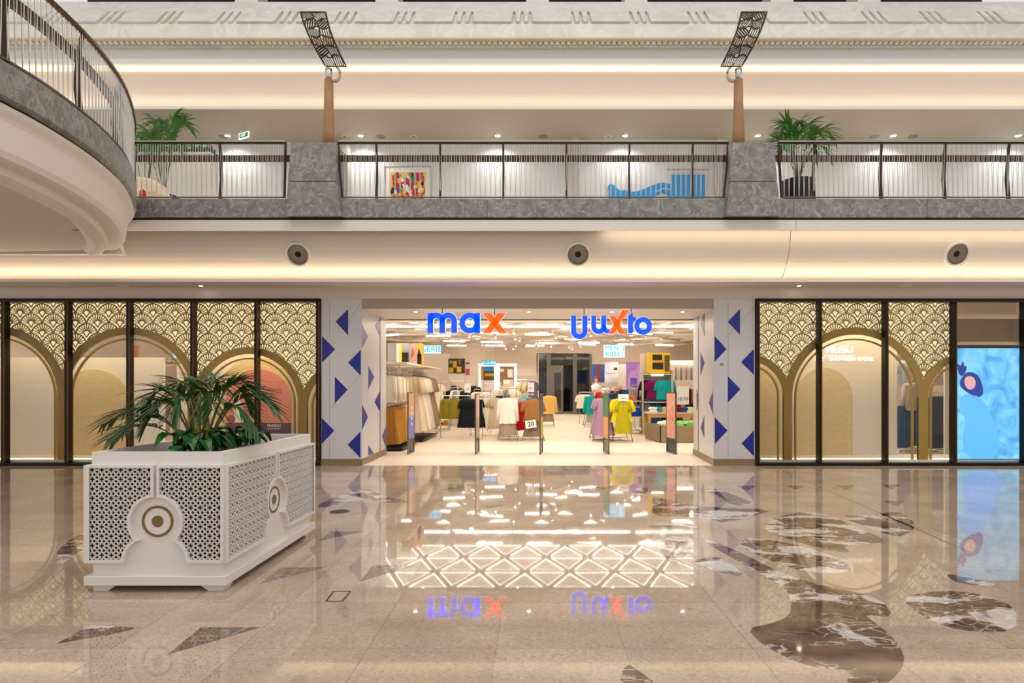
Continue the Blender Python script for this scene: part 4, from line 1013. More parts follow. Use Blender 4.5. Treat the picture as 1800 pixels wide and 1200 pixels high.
for k, (a, c, lab) in enumerate(((1005, 1018, 'grey pilaster on the gallery wall near the wave mural'), (600, 612, 'grey pilaster on the gallery wall beside the first stone pier'), (1262, 1276, 'grey pilaster on the gallery wall beside the second stone pier'))):
    o = obj('pilaster', MB().box(PX(a, 16.2), PX(c, 16.2), 16.2, 16.5, ZG, ZGC), 'grey_paint'); tag(o, lab, 'pilaster', kind='structure')
ex = thing('exit_sign', 'small hanging green and white exit sign over the gallery', 'sign', on_plane(429, 238, ZGC-.3))
ex.rotation_euler = (0, 0, math.radians(-28)); ex.scale = (.75, .75, .75)
obj('plate', MB().box(-.25, .25, -.02, .02, -.1, .1), 'letter_white', ex)
obj('green_face', MB().box(-.2, .22, -.026, -.02, -.07, .07), mat('exit_green', (40, 140, 90), .5, emit=.3), ex)
lettering('lettering', 'EXIT', .12, 'letter_white', ex, (0, -.03, 0))
obj('rod', MB().tube([(0, 0, .1), (0, 0, .4)], .008, 6), 'chrome', ex)
# plant wall hedge, armchair and small things seen through the short railing
ch = thing('tub_chair', 'cream tub chair behind the short railing near the palms', 'chair', (PX(262, 12.4), 12.4, zg))
obj('back_shell', MB().prism([(-.45, 0, .05), (.3, 0, .05), (.33, 0, .35), (.2, 0, .62), (0, 0, .74), (-.3, 0, .78), (-.45, 0, .76)], (0, .3, 0)), mat('cream_fabric', (226, 208, 178), .8), ch, bevel=.06)
obj('seat', MB().box(-.4, .3, -.3, .0, .05, .4), 'cream_fabric', ch, bevel=.05)
obj('base', MB().box(-.35, .25, -.25, .25, 0, .05), 'pot_black', ch)
rb = thing('red_bag', 'small red bag leaning on the short railing', 'bag', (PX(251, 11.9), 11.9, zg))
obj('pouch', MB().lathe([(.001, 0), (.05, .02), (.07, .15), (.05, .3), (.001, .34)], 14), mat('red_shiny', (200, 30, 50), .4), rb, smooth=True)
bn = thing('green_bench', 'low green bench seen through the short railing', 'bench', (PX(356, 13), 13, zg))
obj('seat', MB().box(-.3, .3, -.2, .2, .16, .26), mat('bench_green', (60, 150, 110), .6), bn, bevel=.02)
for s_ in (-.24, .24): obj('leg', MB().box(s_-.02, s_+.02, -.15, .15, 0, .16), 'steel_dark', bn)
hg = obj('hedge', MB(), 'leaf'); rnd = random.Random(9); hm = MB()
for k in range(700):
    c = Vector((rnd.uniform(PX(228, 14.6), PX(375, 14.6)), rnd.uniform(14.5, 14.8), PZ(rnd.uniform(258, 272), 14.6))); a = rnd.uniform(0, 6.28); d = Vector((math.cos(a), rnd.uniform(-.5, .5), rnd.uniform(-.4, .8))).normalized()*.09; s_ = Vector((-d.z, 0, d.x))*.35
    hm.quad(c, c+d*.5+s_, c+d, c+d*.5-s_)
bpy.data.objects.remove(hg)
hg = obj('trough_foliage', hm, 'leaf', fix=False); tag(hg, 'green trailing foliage along a trough behind the short railing', 'foliage', kind='stuff')
tb = obj('plant_trough', MB().box(PX(228, 14.6), PX(375, 14.6), 14.45, 14.85, zg, PZ(272, 14.6)).box(PX(226, 14.6), PX(377, 14.6), 14.42, 14.88, PZ(275, 14.6), PZ(272, 14.6)), 'white_paint'); tag(tb, 'white plant trough carrying the trailing foliage', 'planter')
# ================================================================== STORE SHELL
struct('ceiling_store', MB().box(-12.5, 13, DJ, 43.5, ZC, ZC+.1), 'store_ceiling', 'beige store ceiling above the triangular lattice', 'ceiling')
DBK = 36.5
struct('wall_store_left', MB().box(-12.6, -12.5, DF, 43.5, 0, ZC), 'store_wall', 'side wall of the store on the planter side', 'wall')
struct('wall_store_right', MB().box(13, 13.1, DF, 43.5, 0, ZC), 'store_wall', 'side wall of the store on the video screen side', 'wall')
dx0, dx1 = PX(961, DBK), PX(1014, DBK); zd = PZ(622, DBK)
struct('wall_store_back', MB().box(-12.5, PX(947, DBK), DBK, DBK+.1, 0, ZC).box(PX(1040, DBK), 13, DBK, DBK+.1, 0, ZC).box(PX(947, DBK), PX(1040, DBK), DBK, DBK+.1, zd, ZC), 'store_wall', 'beige back wall of the store around the dark doors', 'wall')
struct('wall_corridor', MB().box(dx0-.6, dx0-.55, DBK, 43, 0, 3.6).box(dx1+.6, dx1+.65, DBK, 43, 0, 3.6).box(dx0-.6, dx1+.6, 43, 43.1, 0, 3.6).box(dx0-.6, dx1+.6, DBK, 43, 3.6, 3.65), 'steel_dark', 'dim grey corridor behind the dark glass doors', 'wall')
dr_ = thing('door_1', 'dark glass and steel door front at the back of the store', 'door', (0, DBK, 0), kind='structure')
for a, c in ((947, 961), (1014, 1040)): obj('glass_panel', MB().box(PX(a, DBK), PX(c, DBK), -.02, .02, 0, zd), 'dark_glass', dr_)
for a, c in ((961, 968), (1007, 1014), (1036, 1040)): obj('post', MB().box(PX(a, DBK), PX(c, DBK), -.08, .08, 0, zd), 'steel_dark', dr_)
obj('transom', MB().box(PX(968, DBK), PX(1007, DBK), -.05, .05, PZ(642, DBK), zd), 'dark_glass', dr_)
obj('door_leaf', MB().box(PX(968, DBK), PX(974, DBK), -.03, .03, 0, PZ(642, DBK)).box(PX(986, DBK), PX(990, DBK), -.03, .03, 0, PZ(642, DBK)).box(PX(974, DBK), PX(986, DBK), -.03, .03, 0, .3).box(PX(974, DBK), PX(986, DBK), -.03, .03, PZ(655, DBK), PZ(642, DBK)), 'steel_dark', dr_)
obj('door_glass', MB().box(PX(974, DBK), PX(986, DBK), -.005, .005, .3, PZ(655, DBK)), 'shop_glass', dr_)
cl = tag(obj('ceiling_light', MB().box(.9, 2.4, 38, 39.5, 3.56, 3.6), 'led_soft'), 'soft square light in the dim corridor ceiling', 'light')
# ------------------------------------------------------------------ triangular ceiling lattice
def tri_meshes(a, h, inset, z, tag_):
    res = []
    for flip in (0, 1):
        P = [(-a/2, -h/2), (a/2, -h/2), (0, h/2)] if not flip else [(-a/2, h/2), (a/2, h/2), (0, -h/2)]
        c = (sum(p[0] for p in P)/3, sum(p[1] for p in P)/3)
        sc2 = lambda k: [(c[0]+(p[0]-c[0])*k, c[1]+(p[1]-c[1])*k) for p in P]
        O, I = sc2(1-inset), sc2(1-inset-.055)
        pn = MB().prism([(x, y_, z) for x, y_ in I], (0, 0, .02))
        ed = MB()
        for i in range(3):
            j = (i+1) % 3; ed.prism([(*O[i], z-.012), (*O[j], z-.012), (*I[j], z-.012), (*I[i], z-.012)], (0, 0, .02))
        fr = MB(); B = sc2(1.0)
        for i in range(3):
            j = (i+1) % 3; fr.prism([(*B[i], z-.012), (*B[j], z-.012), (*O[j], z-.012), (*O[i], z-.012)], (0, 0, .05))
        res.append((premesh('panel', pn, 'store_panel'), premesh('glow_edge', ed, 'tri_edge'), premesh('frame', fr, 'truss')))
    return res
TA, TH = 1.45, 1.66
TM = tri_meshes(TA, TH, .2, ZC-.04, 'a')
for r in range(4):
    yc = 16.4+TH*(r+.5)
    for i in range(-13, 14):
        for fl in (0, 1):
            x = i*TA+(TA/2 if (r+fl) % 2 else 0)+.4
            if abs(x-.3) > 6.3: continue
            t = thing('ceiling_panel', 'triangular edge-lit panel of the ceiling lattice over the store entrance', 'ceiling light', (x, yc, 0), group='edge-lit triangles of the store ceiling')
            p, e_, f = TM[fl]; inst('panel', p, t); inst('glow_edge', e_, t); inst('frame', f, t)
# open lattice further back
lat = thing('ceiling_lattice', 'open lattice of pale beams crossing under the store ceiling', 'lattice', (0, 0, 0), kind='structure')
zl = ZC-.32
LB = 2.1; LH = 1.9
bme = premesh('beam', MB().box(-LB/2, LB/2, -.05, .05, -.05, .05), 'truss')
dlen = math.hypot(LB/2, LH); bmd = premesh('beam', MB().box(-dlen/2, dlen/2, -.05, .05, -.05, .05), 'truss'); ang = math.atan2(LH, LB/2)
rnd = random.Random(4)
for r in range(7):
    y0 = 22.6+LH*r
    for i in range(-4, 5):
        x = i*LB+(LB/2 if r % 2 else 0)+.3
        if rnd.random() < .85: inst('beam', bme, lat, (x+LB/2, y0, zl))
        if rnd.random() < .8: inst('beam', bmd, lat, (x+LB/4, y0+LH/2, zl), (0, 0, ang))
        if rnd.random() < .8: inst('beam', bmd, lat, (x-LB/4, y0+LH/2, zl), (0, 0, -ang))
TS = premesh('triangle_lamp', MB().prism([(-.5, -.35, 0), (.5, -.35, 0), (.05, .4, 0)], (0, 0, .05)), 'store_edge')
for r in range(7):
    for i in range(-3, 4):
        x = i*2.1+(1.05 if r % 2 else 0)+rnd.uniform(-.2, .2)+.3; y0 = 23.6+LH*r+rnd.uniform(-.2, .2)
        if rnd.random() < .45: continue
        o = inst('triangle_lamp', TS, None, (x, y0, ZC-.06), (0, 0, rnd.uniform(-.4, .4)))
        tag(o, 'bright triangular lamp in the open ceiling lattice', 'lamp', 'triangular lamps in the open lattice')
rnd = random.Random(12)
LT = premesh('linear_lamp', MB().box(-1.1, 1.1, -.03, .03, -.04, .03), 'store_edge')
for r, (y0, z0) in enumerate(((15.9, ZC-.06), (23.4, zl-.12), (27, zl-.1), (31, zl-.1), (34, zl-.1))):
    for i in range(-3, 4):
        if r > 1 and rnd.random() < .3: continue
        o = inst('linear_lamp', LT, None, (i*2.3+rnd.uniform(-.1, .1)*r+.3, y0+rnd.uniform(-.5, .9)*(r > 1), z0+rnd.uniform(-.1, .15)*(r > 1)), (0, 0, rnd.uniform(-.6, .6)*(r > 1)), (.5 if r > 1 else 1, 1, 1))
        tag(o, 'slim white linear lamp under the store ceiling', 'lamp', 'linear lamps of the store ceiling')
        zz = ZC-o.location.z
        if zz > .1:
            for sx in (-.8, .8): obj('suspension_wire', MB().tube([(sx, 0, .02), (sx, 0, zz)], .006, 5), 'white_paint', o)
spot = premesh('spot_head', MB().lathe([(.03, .12), (.05, .1), (.055, -.05), (.045, -.06)], 12), 'white_paint'); spl = premesh('spot_lens', MB().lathe([(.001, -.058), (.042, -.062), (.042, -.05)], 12), 'lamp_white')
for k in range(34):
    pos = (rnd.uniform(-4.5, 5.5), rnd.uniform(24, 35)) if k > 11 else ((-4.2+1.25*k, 15.5+(k % 2)*.5) if k < 8 else ((-8.3, 15.3), (8.2, 15.2), (9.8, 15.2), (-9.8, 15.3))[k-8])  # the four outermost spots are added to light the clothes behind the windows
    o = thing('track_spot', 'small white track spotlight under the store ceiling lattice', 'spotlight', (*pos, zl-.25), group='track spotlights of the store'); rt = (rnd.uniform(-.5, .2), rnd.uniform(-.4, .4), 0)
    if k < 12 or k % 2 == 0:
        sl = spot_lamp(o, 110, 150, .7); sl.location = (0, 0, -.1)
    h_ = inst('head', spot, o, (0, 0, 0), rt); inst('lens', spl, h_); obj('drop_rod', MB().tube([(0, 0, .05), (0, 0, ZC-zl+.25)], .01, 5), 'white_paint', o)
# ================================================================== GARMENTS
def garment_mb(prof, folds, amp, sleeves=None, seg=28, seed=0, mb=None):
    m = mb or MB(); n = len(m.v); rnd = random.Random(seed); ph = rnd.uniform(0, 6)
    # resample the profile
    zs = []
    for (z0, w0, t0), (z1_, w1, t1) in zip(prof[:-1], prof[1:]):
        for k in range(3): f = k/3; zs.append((z0+(z1_-z0)*f, w0+(w1-w0)*f, t0+(t1-t0)*f))
    zs.append(prof[-1]); z_end = prof[-1][0]
    for z, w_, t in zs:
        g_ = (z/z_end)**1.2 if z_end else 0
        for k in range(seg):
            a = 2*math.pi*k/seg; ca, sa = math.cos(a), math.sin(a)
            f = 1+amp*g_*math.sin(folds*a+ph+z*1.5)
            m.v.append((w_*math.copysign(abs(ca)**.8, ca)*(1+.3*(f-1)), t*math.copysign(abs(sa)**.7, sa)*f+.012*g_*math.sin(9*ca*w_*8+ph), z+(.012*math.sin(folds*a+ph) if z == z_end else 0)))
    for i in range(len(zs)-1):
        for k in range(seg):
            a0 = n+i*seg+k; a1 = n+i*seg+(k+1) % seg; m.f.append((a0, a1, a1+seg, a0+seg))
    m.f.append(tuple(range(n, n+seg)))
    if sleeves:
        ln, r0, r1, sx, splay = sleeves
        for s_ in (-1, 1):
            pts = [(s_*(sx-.05), 0, -.05), (s_*sx, 0, -.08), (s_*(sx+splay*.5), .01, -.08-ln*.45), (s_*(sx+splay), .02, -.08-ln)]
            m.tube(pts, [r0*.8, r0, (r0+r1)/2, r1], 10)
    return m
def trouser_mb(s):
    m = garment_mb([(0, .15, .03), (-.1, .175, .05), (-.28, .18, .06)], 6, .2, seed=s)
    for sx in (-1, 1):
        n = len(m.v); garment_mb([(0, .085, .05), (-.3, .08, .05), (-.78, .095, .055)], 5, .3, seg=16, seed=s+3, mb=m)
        m.v[n:] = [(x+sx*.092, y_, z-.24) for x, y_, z in m.v[n:]]
    return m
KINDS = {
 'tee': lambda s: garment_mb([(0, .07, .02), (-.03, .17, .045), (-.09, .22, .06), (-.35, .21, .06), (-.62, .24, .07)], 9, .3, (.26, .06, .07, .2, .07), seed=s),
 'shirt': lambda s: garment_mb([(0, .07, .02), (-.03, .17, .045), (-.09, .22, .06), (-.4, .21, .06), (-.7, .24, .07)], 9, .3, (.55, .06, .045, .215, .06), seed=s),
 'skirt': lambda s: garment_mb([(0, .15, .03), (-.08, .18, .05), (-.5, .23, .09), (-.95, .28, .12)], 11, .45, seed=s),
 'dress': lambda s: garment_mb([(0, .06, .02), (-.04, .16, .045), (-.12, .19, .06), (-.36, .17, .07), (-.75, .25, .1), (-1.08, .3, .13)], 11, .4, (.24, .055, .065, .18, .06), seed=s),
 'trouser': trouser_mb,
 'short': lambda s: garment_mb([(0, .12, .03), (-.1, .17, .06), (-.5, .19, .08)], 9, .4, seed=s),
}
GM = {}
def gmesh(kind, rgb, seed=0):
    key_ = (kind, rgb, seed)
    if key_ not in GM: GM[key_] = premesh(kind, KINDS[kind](seed), fabric(rgb), smooth=True)
    return GM[key_]
hm_ = MB().tube([(-.19, 0, -.06), (-.1, 0, -.02), (0, 0, .02), (.1, 0, -.02), (.19, 0, -.06)], .008, 5); hm_.tube([(0, 0, .02), (0, 0, .06), (.02, 0, .085), (0, 0, .105), (-.02, 0, .09)], .004, 5)
HG = premesh('hanger', hm_, 'steel_dark')
CATN = {'tee': 'top', 'shirt': 'shirt', 'skirt': 'skirt', 'dress': 'dress', 'trouser': 'trousers', 'short': 'shorts'}
def hang(kind, rgb, loc, rz, label, group=None, sc=1, seed=0, wide=1):
    o = inst({'tee': 'tee_shirt', 'shirt': 'shirt', 'skirt': 'skirt', 'dress': 'dress', 'trouser': 'trousers', 'short': 'shorts'}[kind], gmesh(kind, rgb, seed), None, loc, (0, 0, rz), (sc*wide, sc, sc))
    tag(o, label, CATN[kind], group); inst('hanger', HG, o); return o
def row(kind, cols, p0, p1, n, rz, label, group, sc=1, z=1.5, seeds=3, wide=1, jit=.25):
    for k in range(n):
        f = (k+.5)/n; c = cols[min(len(cols)-1, int(f*len(cols)))]
        lab = label.replace('{c}', CN.get(c, ''))
        if n > 2: lab += ', %s from the %s' % (ORD[k], 'entrance' if abs(p1[1]-p0[1]) > abs(p1[0]-p0[0]) else 'max side')
        hang(kind, c, (p0[0]+(p1[0]-p0[0])*f, p0[1]+(p1[1]-p0[1])*f, z), rz+rnd.uniform(-jit, jit), lab, group, sc, k % seeds, wide)
CREAM, BEIGE, OCHRE, TAUPE, OLIVE, BLACK = (236, 224, 204), (214, 194, 164), (178, 124, 52), (160, 140, 118), (130, 112, 26), (26, 26, 28)
BROWN, RED, MUST, TEAL, LILAC, YEL = (150, 106, 56), (206, 20, 30), (226, 182, 106), (24, 160, 160), (168, 130, 158), (206, 190, 24)
MAG, NAVY, BLUE, GREY, WHITE, PURP = (130, 22, 88), (28, 32, 52), (40, 84, 130), (150, 148, 146), (236, 232, 226), (140, 100, 190)
CN = {CREAM: 'cream', BEIGE: 'beige', OCHRE: 'ochre', TAUPE: 'taupe', OLIVE: 'olive', BLACK: 'black', MAG: 'magenta', NAVY: 'navy', BLUE: 'blue', GREY: 'grey', WHITE: 'white', BROWN: 'brown', MUST: 'mustard', RED: 'red', LILAC: 'lilac', (160, 96, 40): 'rust', (226, 206, 180): 'pale', (226, 226, 230): 'white', (60, 100, 150): 'light blue', (190, 160, 180): 'mauve', (222, 206, 20): 'yellow', (226, 150, 110): 'apricot', (150, 30, 50): 'dark red', (90, 80, 50): 'olive', (40, 60, 100): 'dark blue', (226, 110, 40): 'orange', (206, 214, 218): 'pale grey', (226, 190, 160): 'peach', (220, 214, 208): 'white', (226, 210, 120): 'pale yellow', (214, 206, 198): 'grey', (210, 190, 130): 'straw'}
# ------------------------------------------------------------------ two-tier rail unit by the entrance
def rail_unit(label, x0, x1, y0, y1, levels, top):
    t = thing('rail_unit', label, 'clothes rack', (0, 0, 0))
    for x in (x0, (x0+x1)/2-.1):
        for y_ in (y0+.3, y1): obj('upright', MB().box(x-.02, x+.02, y_-.02, y_+.02, 0, top), 'chrome', t)
    for z in levels: obj('rail', MB().tube([((x0+x1)/2, y0, z), ((x0+x1)/2, y1, z)], .015, 8), 'chrome', t)
    for z in levels: 
        for y_ in (y0+.3, y1): obj('cross_bar', MB().box(x0, (x0+x1)/2+.01, y_-.012, y_+.012, z-.012, z+.012), 'chrome', t)
    obj('base_shelf', MB().box(x0-.02, x1+.02, y0, y1, .05, .08), 'black_plastic', t)
    obj('top_shelf', MB().box(x0-.08, x1+.12, y0, y1, top, top+.04), 'window_wall', t)
    return t
rail_unit('two-tier chrome clothes unit just inside the entrance on the max side', -4.15, -3.35, 15.35, 17.35, (2.03, 1.22), 2.22)
row('shirt', [CREAM, CREAM, BEIGE], (-3.75, 15.5), (-3.75, 17.3), 11, math.pi/2+1.2, '{c} shirt on the upper rail inside the entrance', 'cream shirts on the upper rail', z=1.93, jit=.3)
row('skirt', [OCHRE, OCHRE, OCHRE, BEIGE], (-3.72, 15.5), (-3.72, 17.3), 9, math.pi/2+1.2, 'long {c} skirt on the lower rail inside the entrance', 'ochre skirts on the lower rail', z=1.12, jit=.25)
rail_unit('second chrome clothes unit behind the ochre skirts', -4.1, -3.3, 17.9, 20.6, (2.05,), 2.22)
row('dress', [BEIGE, CREAM, CREAM, CREAM, TAUPE, TAUPE], (-3.62, 18.0), (-3.62, 20.5), 14, math.pi/2+1.1, 'long {c} dress hanging behind the ochre skirts', 'long dresses on the second unit', z=1.95, sc=1.5, jit=.3)
# graphics boxes on the top shelf
for k, (a, c, cl_, lab) in enumerate(((681, 697, (206, 204, 196), 'plain pale grey display box on the shelf over the cream shirts'), (698, 702, (236, 186, 40), 'narrow yellow display box on the shelf over the cream shirts'), (702, 719, (150, 146, 138), 'grey and black graphic box on the shelf over the cream shirts'), (720, 730, (226, 150, 130), 'pink graphic box on the shelf over the cream shirts'), (731, 742, (232, 184, 60), 'yellow and black graphic box at the end of the shelf'))):
    D = 15.5+k*.42; t = thing('display_box', lab, 'display box', (0, D, 0))
    obj('body', MB().box(PX(a, D), PX(c, D), 0, .3, 2.262, PZ(603, D)), mat('box_%d' % k, cl_, .6), t, bevel=.005)
    if k in (2, 4): obj('black_print', MB().box(PX(a+1, D), PX(c-1, D), -.004, 0, 2.28, 2.28+.28), 'black_plastic', t)
    if k in (3, 4): obj('dark_print', MB().prism([(PX(a+2, D), -.004, 2.4), (PX(a+5, D), -.004, 2.75), (PX(c-2, D), -.004, 2.55)], (0, .004, 0)), mat('print_%d' % k, (190, 90, 60) if k == 3 else (60, 50, 40), .6), t)
# ------------------------------------------------------------------ free-standing racks
def straight_rack(label, x, y_, ln, h, rz=0, group=None):
    t = thing('clothes_rack', label, 'clothes rack', (x, y_, 0), rz, group)
    obj('rail', MB().tube([(-ln/2, 0, h), (ln/2, 0, h)], .014, 8), 'chrome', t)
    for s_ in (-1, 1):
        obj('upright', MB().tube([(s_*ln/2, 0, .05), (s_*ln/2, 0, h)], .013, 8), 'chrome', t)
        obj('foot', MB().tube([(s_*ln/2, -.28, .015), (s_*ln/2, -.2, .05), (s_*ln/2, .2, .05), (s_*ln/2, .28, .015)], .013, 8), 'chrome', t)
    return t
def a_frame(label, x, y_, h, w_, ln):
    t = thing('a_frame_rack', label, 'clothes rack', (x, y_, 0))
    for yy in (0, ln):
        for s_ in (-1, 1): obj('leg', MB().tube([(s_*w_, yy, .0), (0, yy, h)], .012, 6), 'steel_dark', t)
        obj('base_bar', MB().tube([(-w_*.97, yy, .06), (w_*.97, yy, .06)], .01, 6), 'steel_dark', t)
    obj('rail', MB().tube([(0, -.05, h), (0, ln+.05, h)], .014, 8), 'chrome', t)
    obj('floor_bar', MB().tube([(0, 0, .06), (0, ln, .06)], .01, 6), 'steel_dark', t)
    return t
def price_card(label, x, y_, z, w_, h, txt=None, dark=0):
    t = thing('price_card', label, 'sign', (x, y_, z))
    obj('card', MB().box(-w_/2, w_/2, -.006, .006, 0, h), 'paper_white', t)
    if txt: lettering('lettering', txt, h*.34, 'black_plastic', t, (0, -.008, h*.4))
    obj('stem', MB().tube([(0, .01, -.25), (0, .01, .02)], .006, 5), 'chrome', t)
    return t
straight_rack('chrome rack carrying olive and black tops', -2.28, 18.9, 1.3, 1.36)
row('short', [OLIVE], (-2.8, 18.9), (-2.35, 18.9), 5, .5, 'olive green top on the chrome rack beside black tops', 'olive tops', z=1.25, sc=1.2)
row('dress', [BLACK], (-2.2, 18.85), (-1.72, 18.85), 5, .35, 'black gathered dress on the chrome rack beside olive tops', 'black dresses', z=1.26, sc=.82)
straight_rack('chrome rack of cream dresses behind the black dresses', -1.6, 20.4, 1.1, 1.36)
row('dress', [CREAM, CREAM, BEIGE], (-2.0, 20.4), (-1.2, 20.4), 7, .6, '{c} dress on the rack behind the black dresses', 'cream dresses on the middle rack', z=1.26, sc=.95)
price_card('white price card standing on the rack of black dresses', PX(822, 18.95), 18.95, 1.46, .19, .27, '13')
# A-frames in the middle aisle
xA, yA = PX(892.5, 18.3), 18.3
a_frame('A-shaped rack with a cream cardigan facing the entrance', xA, yA, 1.40, .31, 1.0)
hang('skirt', TAUPE, (xA, yA-.05, 1.08), 0, 'taupe skirt under the cream cardigan on the A-shaped rack', None, .95, 0, 1.0)
hang('shirt', (232, 222, 208), (xA, yA-.1, 1.30), 0, 'cream open cardigan on the A-shaped rack', None, 1.1, 1)
row('shirt', [CREAM], (xA, yA+.15), (xA, yA+.95), 5, 0, 'pale top hanging behind the cream cardigan', 'pale tops on the cardigan rack', z=1.3)
xB = PX(937, 18.3)
a_frame('A-shaped rack with a brown top and a paper tote', xB, yA, 1.38, .34, 1.0)
hang('skirt', (128, 112, 92), (xB, yA-.03, 1.0), 0, 'grey brown skirt under the brown top', None, .9, 1, 1.1)
hang('tee', BROWN, (xB, yA-.09, 1.27), 0, 'brown wide-sleeved top on the A-shaped rack', None, 1.1, 2, 1.1)
row('tee', [NAVY, BLUE, BROWN], (xB, yA+.15), (xB, yA+.95), 5, 0, '{c} top hanging behind the brown top', 'dark tops on the tote rack', z=1.28)
tt = thing('tote_card', 'white card with black figures hung on the grey brown skirt', 'sign', (PX(933, 18.1), 18.1, .52)); tt.rotation_euler = (0, -.14, 0)
obj('card', MB().box(-.16, .16, -.008, .008, -.11, .12), 'paper_white', tt); lettering('lettering', '20', .2, 'black_plastic', tt, (0, -.012, 0)); obj('frame', MB().box(-.17, .17, -.004, .01, .12, .135).box(-.17, .17, -.004, .01, -.125, -.11), 'steel_dark', tt)
price_card('white price card above the brown top', PX(933, 18.9), 18.9, 1.47, .21, .3, '41')
hang('dress', RED, (PX(914, 19.6), 19.6, 1.12), .3, 'bright red dress between the two A-shaped racks', None, .82, 0)
straight_rack('low rack behind the two A-shaped racks', PX(914, 19.7), 19.75, .7, 1.2)
row('tee', [(226, 130, 100), (226, 190, 170), (120, 180, 190)], (PX(905, 20.6), 20.6), (PX(925, 20.6), 20.6), 4, .5, 'pastel top behind the red dress', 'pastel tops behind the red dress', z=1.3)
straight_rack('rack of pastel tops behind the red dress', PX(915, 20.6), 20.62, .9, 1.38)
xM = PX(962, 24.4); a_frame('A-shaped rack with a mustard cardigan near the back doors', xM, 24.5, 1.38, .3, .8)
hang('skirt', TAUPE, (xM+.03, 24.42, 1.0), 0, 'taupe skirt under the mustard cardigan', None, .8, 0, 1.0)
hang('shirt', MUST, (xM+.05, 24.35, 1.28), 0, 'mustard yellow cardigan near the dark doors', None, 1.05, 1, 1.1)
# right hand aisle racks
xT = PX(1042, 24.6); a_frame('A-shaped rack with a teal jumper', xT, 24.6, 1.4, .34, .9)
hang('skirt', (170, 178, 150), (xT, 24.55, 1.0), 0, 'sage skirt under the teal jumper', None, .85, 0)
hang('shirt', TEAL, (xT-.05, 24.48, 1.28), 0, 'teal jumper with long sleeves', None, 1.05, 1, 1.1)
xL = PX(1060, 18.2); a_frame('A-shaped rack with a long lilac dress', xL, 18.2, 1.4, .32, 1.0)
hang('dress', LILAC, (xL+.0, 18.1, 1.29), 0, 'long lilac dress facing the entrance', None, 1.02, 0, 1.05)
row('dress', [LILAC, (190, 160, 180)], (xL, 18.4), (xL, 19.1), 4, 0, '{c} dress hanging behind the lilac dress', 'mauve dresses', z=1.28)
straight_rack('short rack holding the red top behind the lilac dress', PX(1054, 19.4), 19.42, .4, 1.53)
hang('tee', RED, (PX(1054, 19.4), 19.4, 1.46), 0, 'red top showing above the lilac dress', None, .5, 1)
xY = PX(1094, 17.9); a_frame('A-shaped rack with a yellow top and dress', xY, 17.9, 1.38, .31, 1.0)
hang('tee', (222, 206, 20), (xY-.02, 17.85, 1.28), 0, 'bright yellow top behind the yellow green dress', None, 1.1, 2, 1.15)
hang('dress', (176, 166, 22), (xY, 17.76, 1.2), 0, 'yellow green dungaree dress facing the entrance', None, .86, 1)
row('tee', [(222, 206, 20), OLIVE], (xY, 18.1), (xY, 18.8), 4, 0, 'yellow top further back on the yellow rack', 'yellow tops', z=1.28)
price_card('striped card hung over the yellow dress', xY, 17.68, 1.22, .3, .2, 'AMC')
for k, (a, y_, c_) in enumerate(((1028, 27, (226, 206, 190)),)):
    x = PX(a, y_); straight_rack('narrow rack of pale tops beside the dark doors', x, y_, .5, 1.4); row('tee', [c_], (x-.2, y_), (x+.2, y_), 3, 0, 'pale pink top beside the dark doors', 'pale pink tops', z=1.3)
# ------------------------------------------------------------------ security pedestals
PEDC = [((206, 160, 120), (120, 120, 200), 'lilac and peach'), ((226, 170, 160), (170, 150, 110), 'pink and tan'), ((44, 70, 100), (206, 170, 30), 'navy and yellow'), ((70, 140, 90), (230, 160, 90), 'green and orange'), ((228, 160, 140), (214, 150, 130), 'salmon pink')]
for k, px in enumerate((721.5, 838.5, 951.5, 1066, 1181)):
    x, y_ = FL(px, 797); x = PX(px, 14.9); rz = (-.04, -.04, -.1, .1, .16)[k]
    t = thing('security_pedestal', 'slim anti-theft pedestal with %s artwork' % PEDC[k][2], 'security gate', (x, 14.95, 0), rz, 'anti-theft pedestals across the entrance')
    h = 1.5 if k in (0, 4) else 1.47
    dpt = .3
    obj('frame', MB().box(-.018, .018, -dpt, -dpt+.025, 0, h).box(-.018, .018, dpt-.025, dpt, 0, h).box(-.018, .018, -dpt, dpt, h-.025, h).box(-.018, .018, -dpt, dpt, 0, .03).box(-.018, .018, -dpt, dpt, .36, .38), 'steel_dark', t)
    obj('clear_panel', MB().box(-.004, .004, -dpt+.025, dpt-.025, .03, .36), 'shop_glass', t)
    c1, c2, _ = PEDC[k]
    obj('upper_art', MB().box(-.014, .014, -dpt+.025, dpt-.025, .9, h-.025), mat('ped_%da' % k, c1, .5), t)
    obj('lower_art', MB().box(-.014, .014, -dpt+.025, dpt-.025, .38, .9), mat('ped_%db' % k, c2, .5), t)
    if k == 0:
        for j, zc in enumerate((1.08, .95, .82, .69)): obj('white_mark', MB().box(-.017, .017, -.03, .06, zc, zc+.07), 'paper_white', t)
    if k == 4:
        obj('arrow_line', MB().strip([(-.1, .8), (.12, 1.0), (-.1, 1.15), (-.1, .8)], .02, .034, lambda u, v, d: (d-.017, u, v)), mat('ped_line', (150, 84, 70), .5), t)
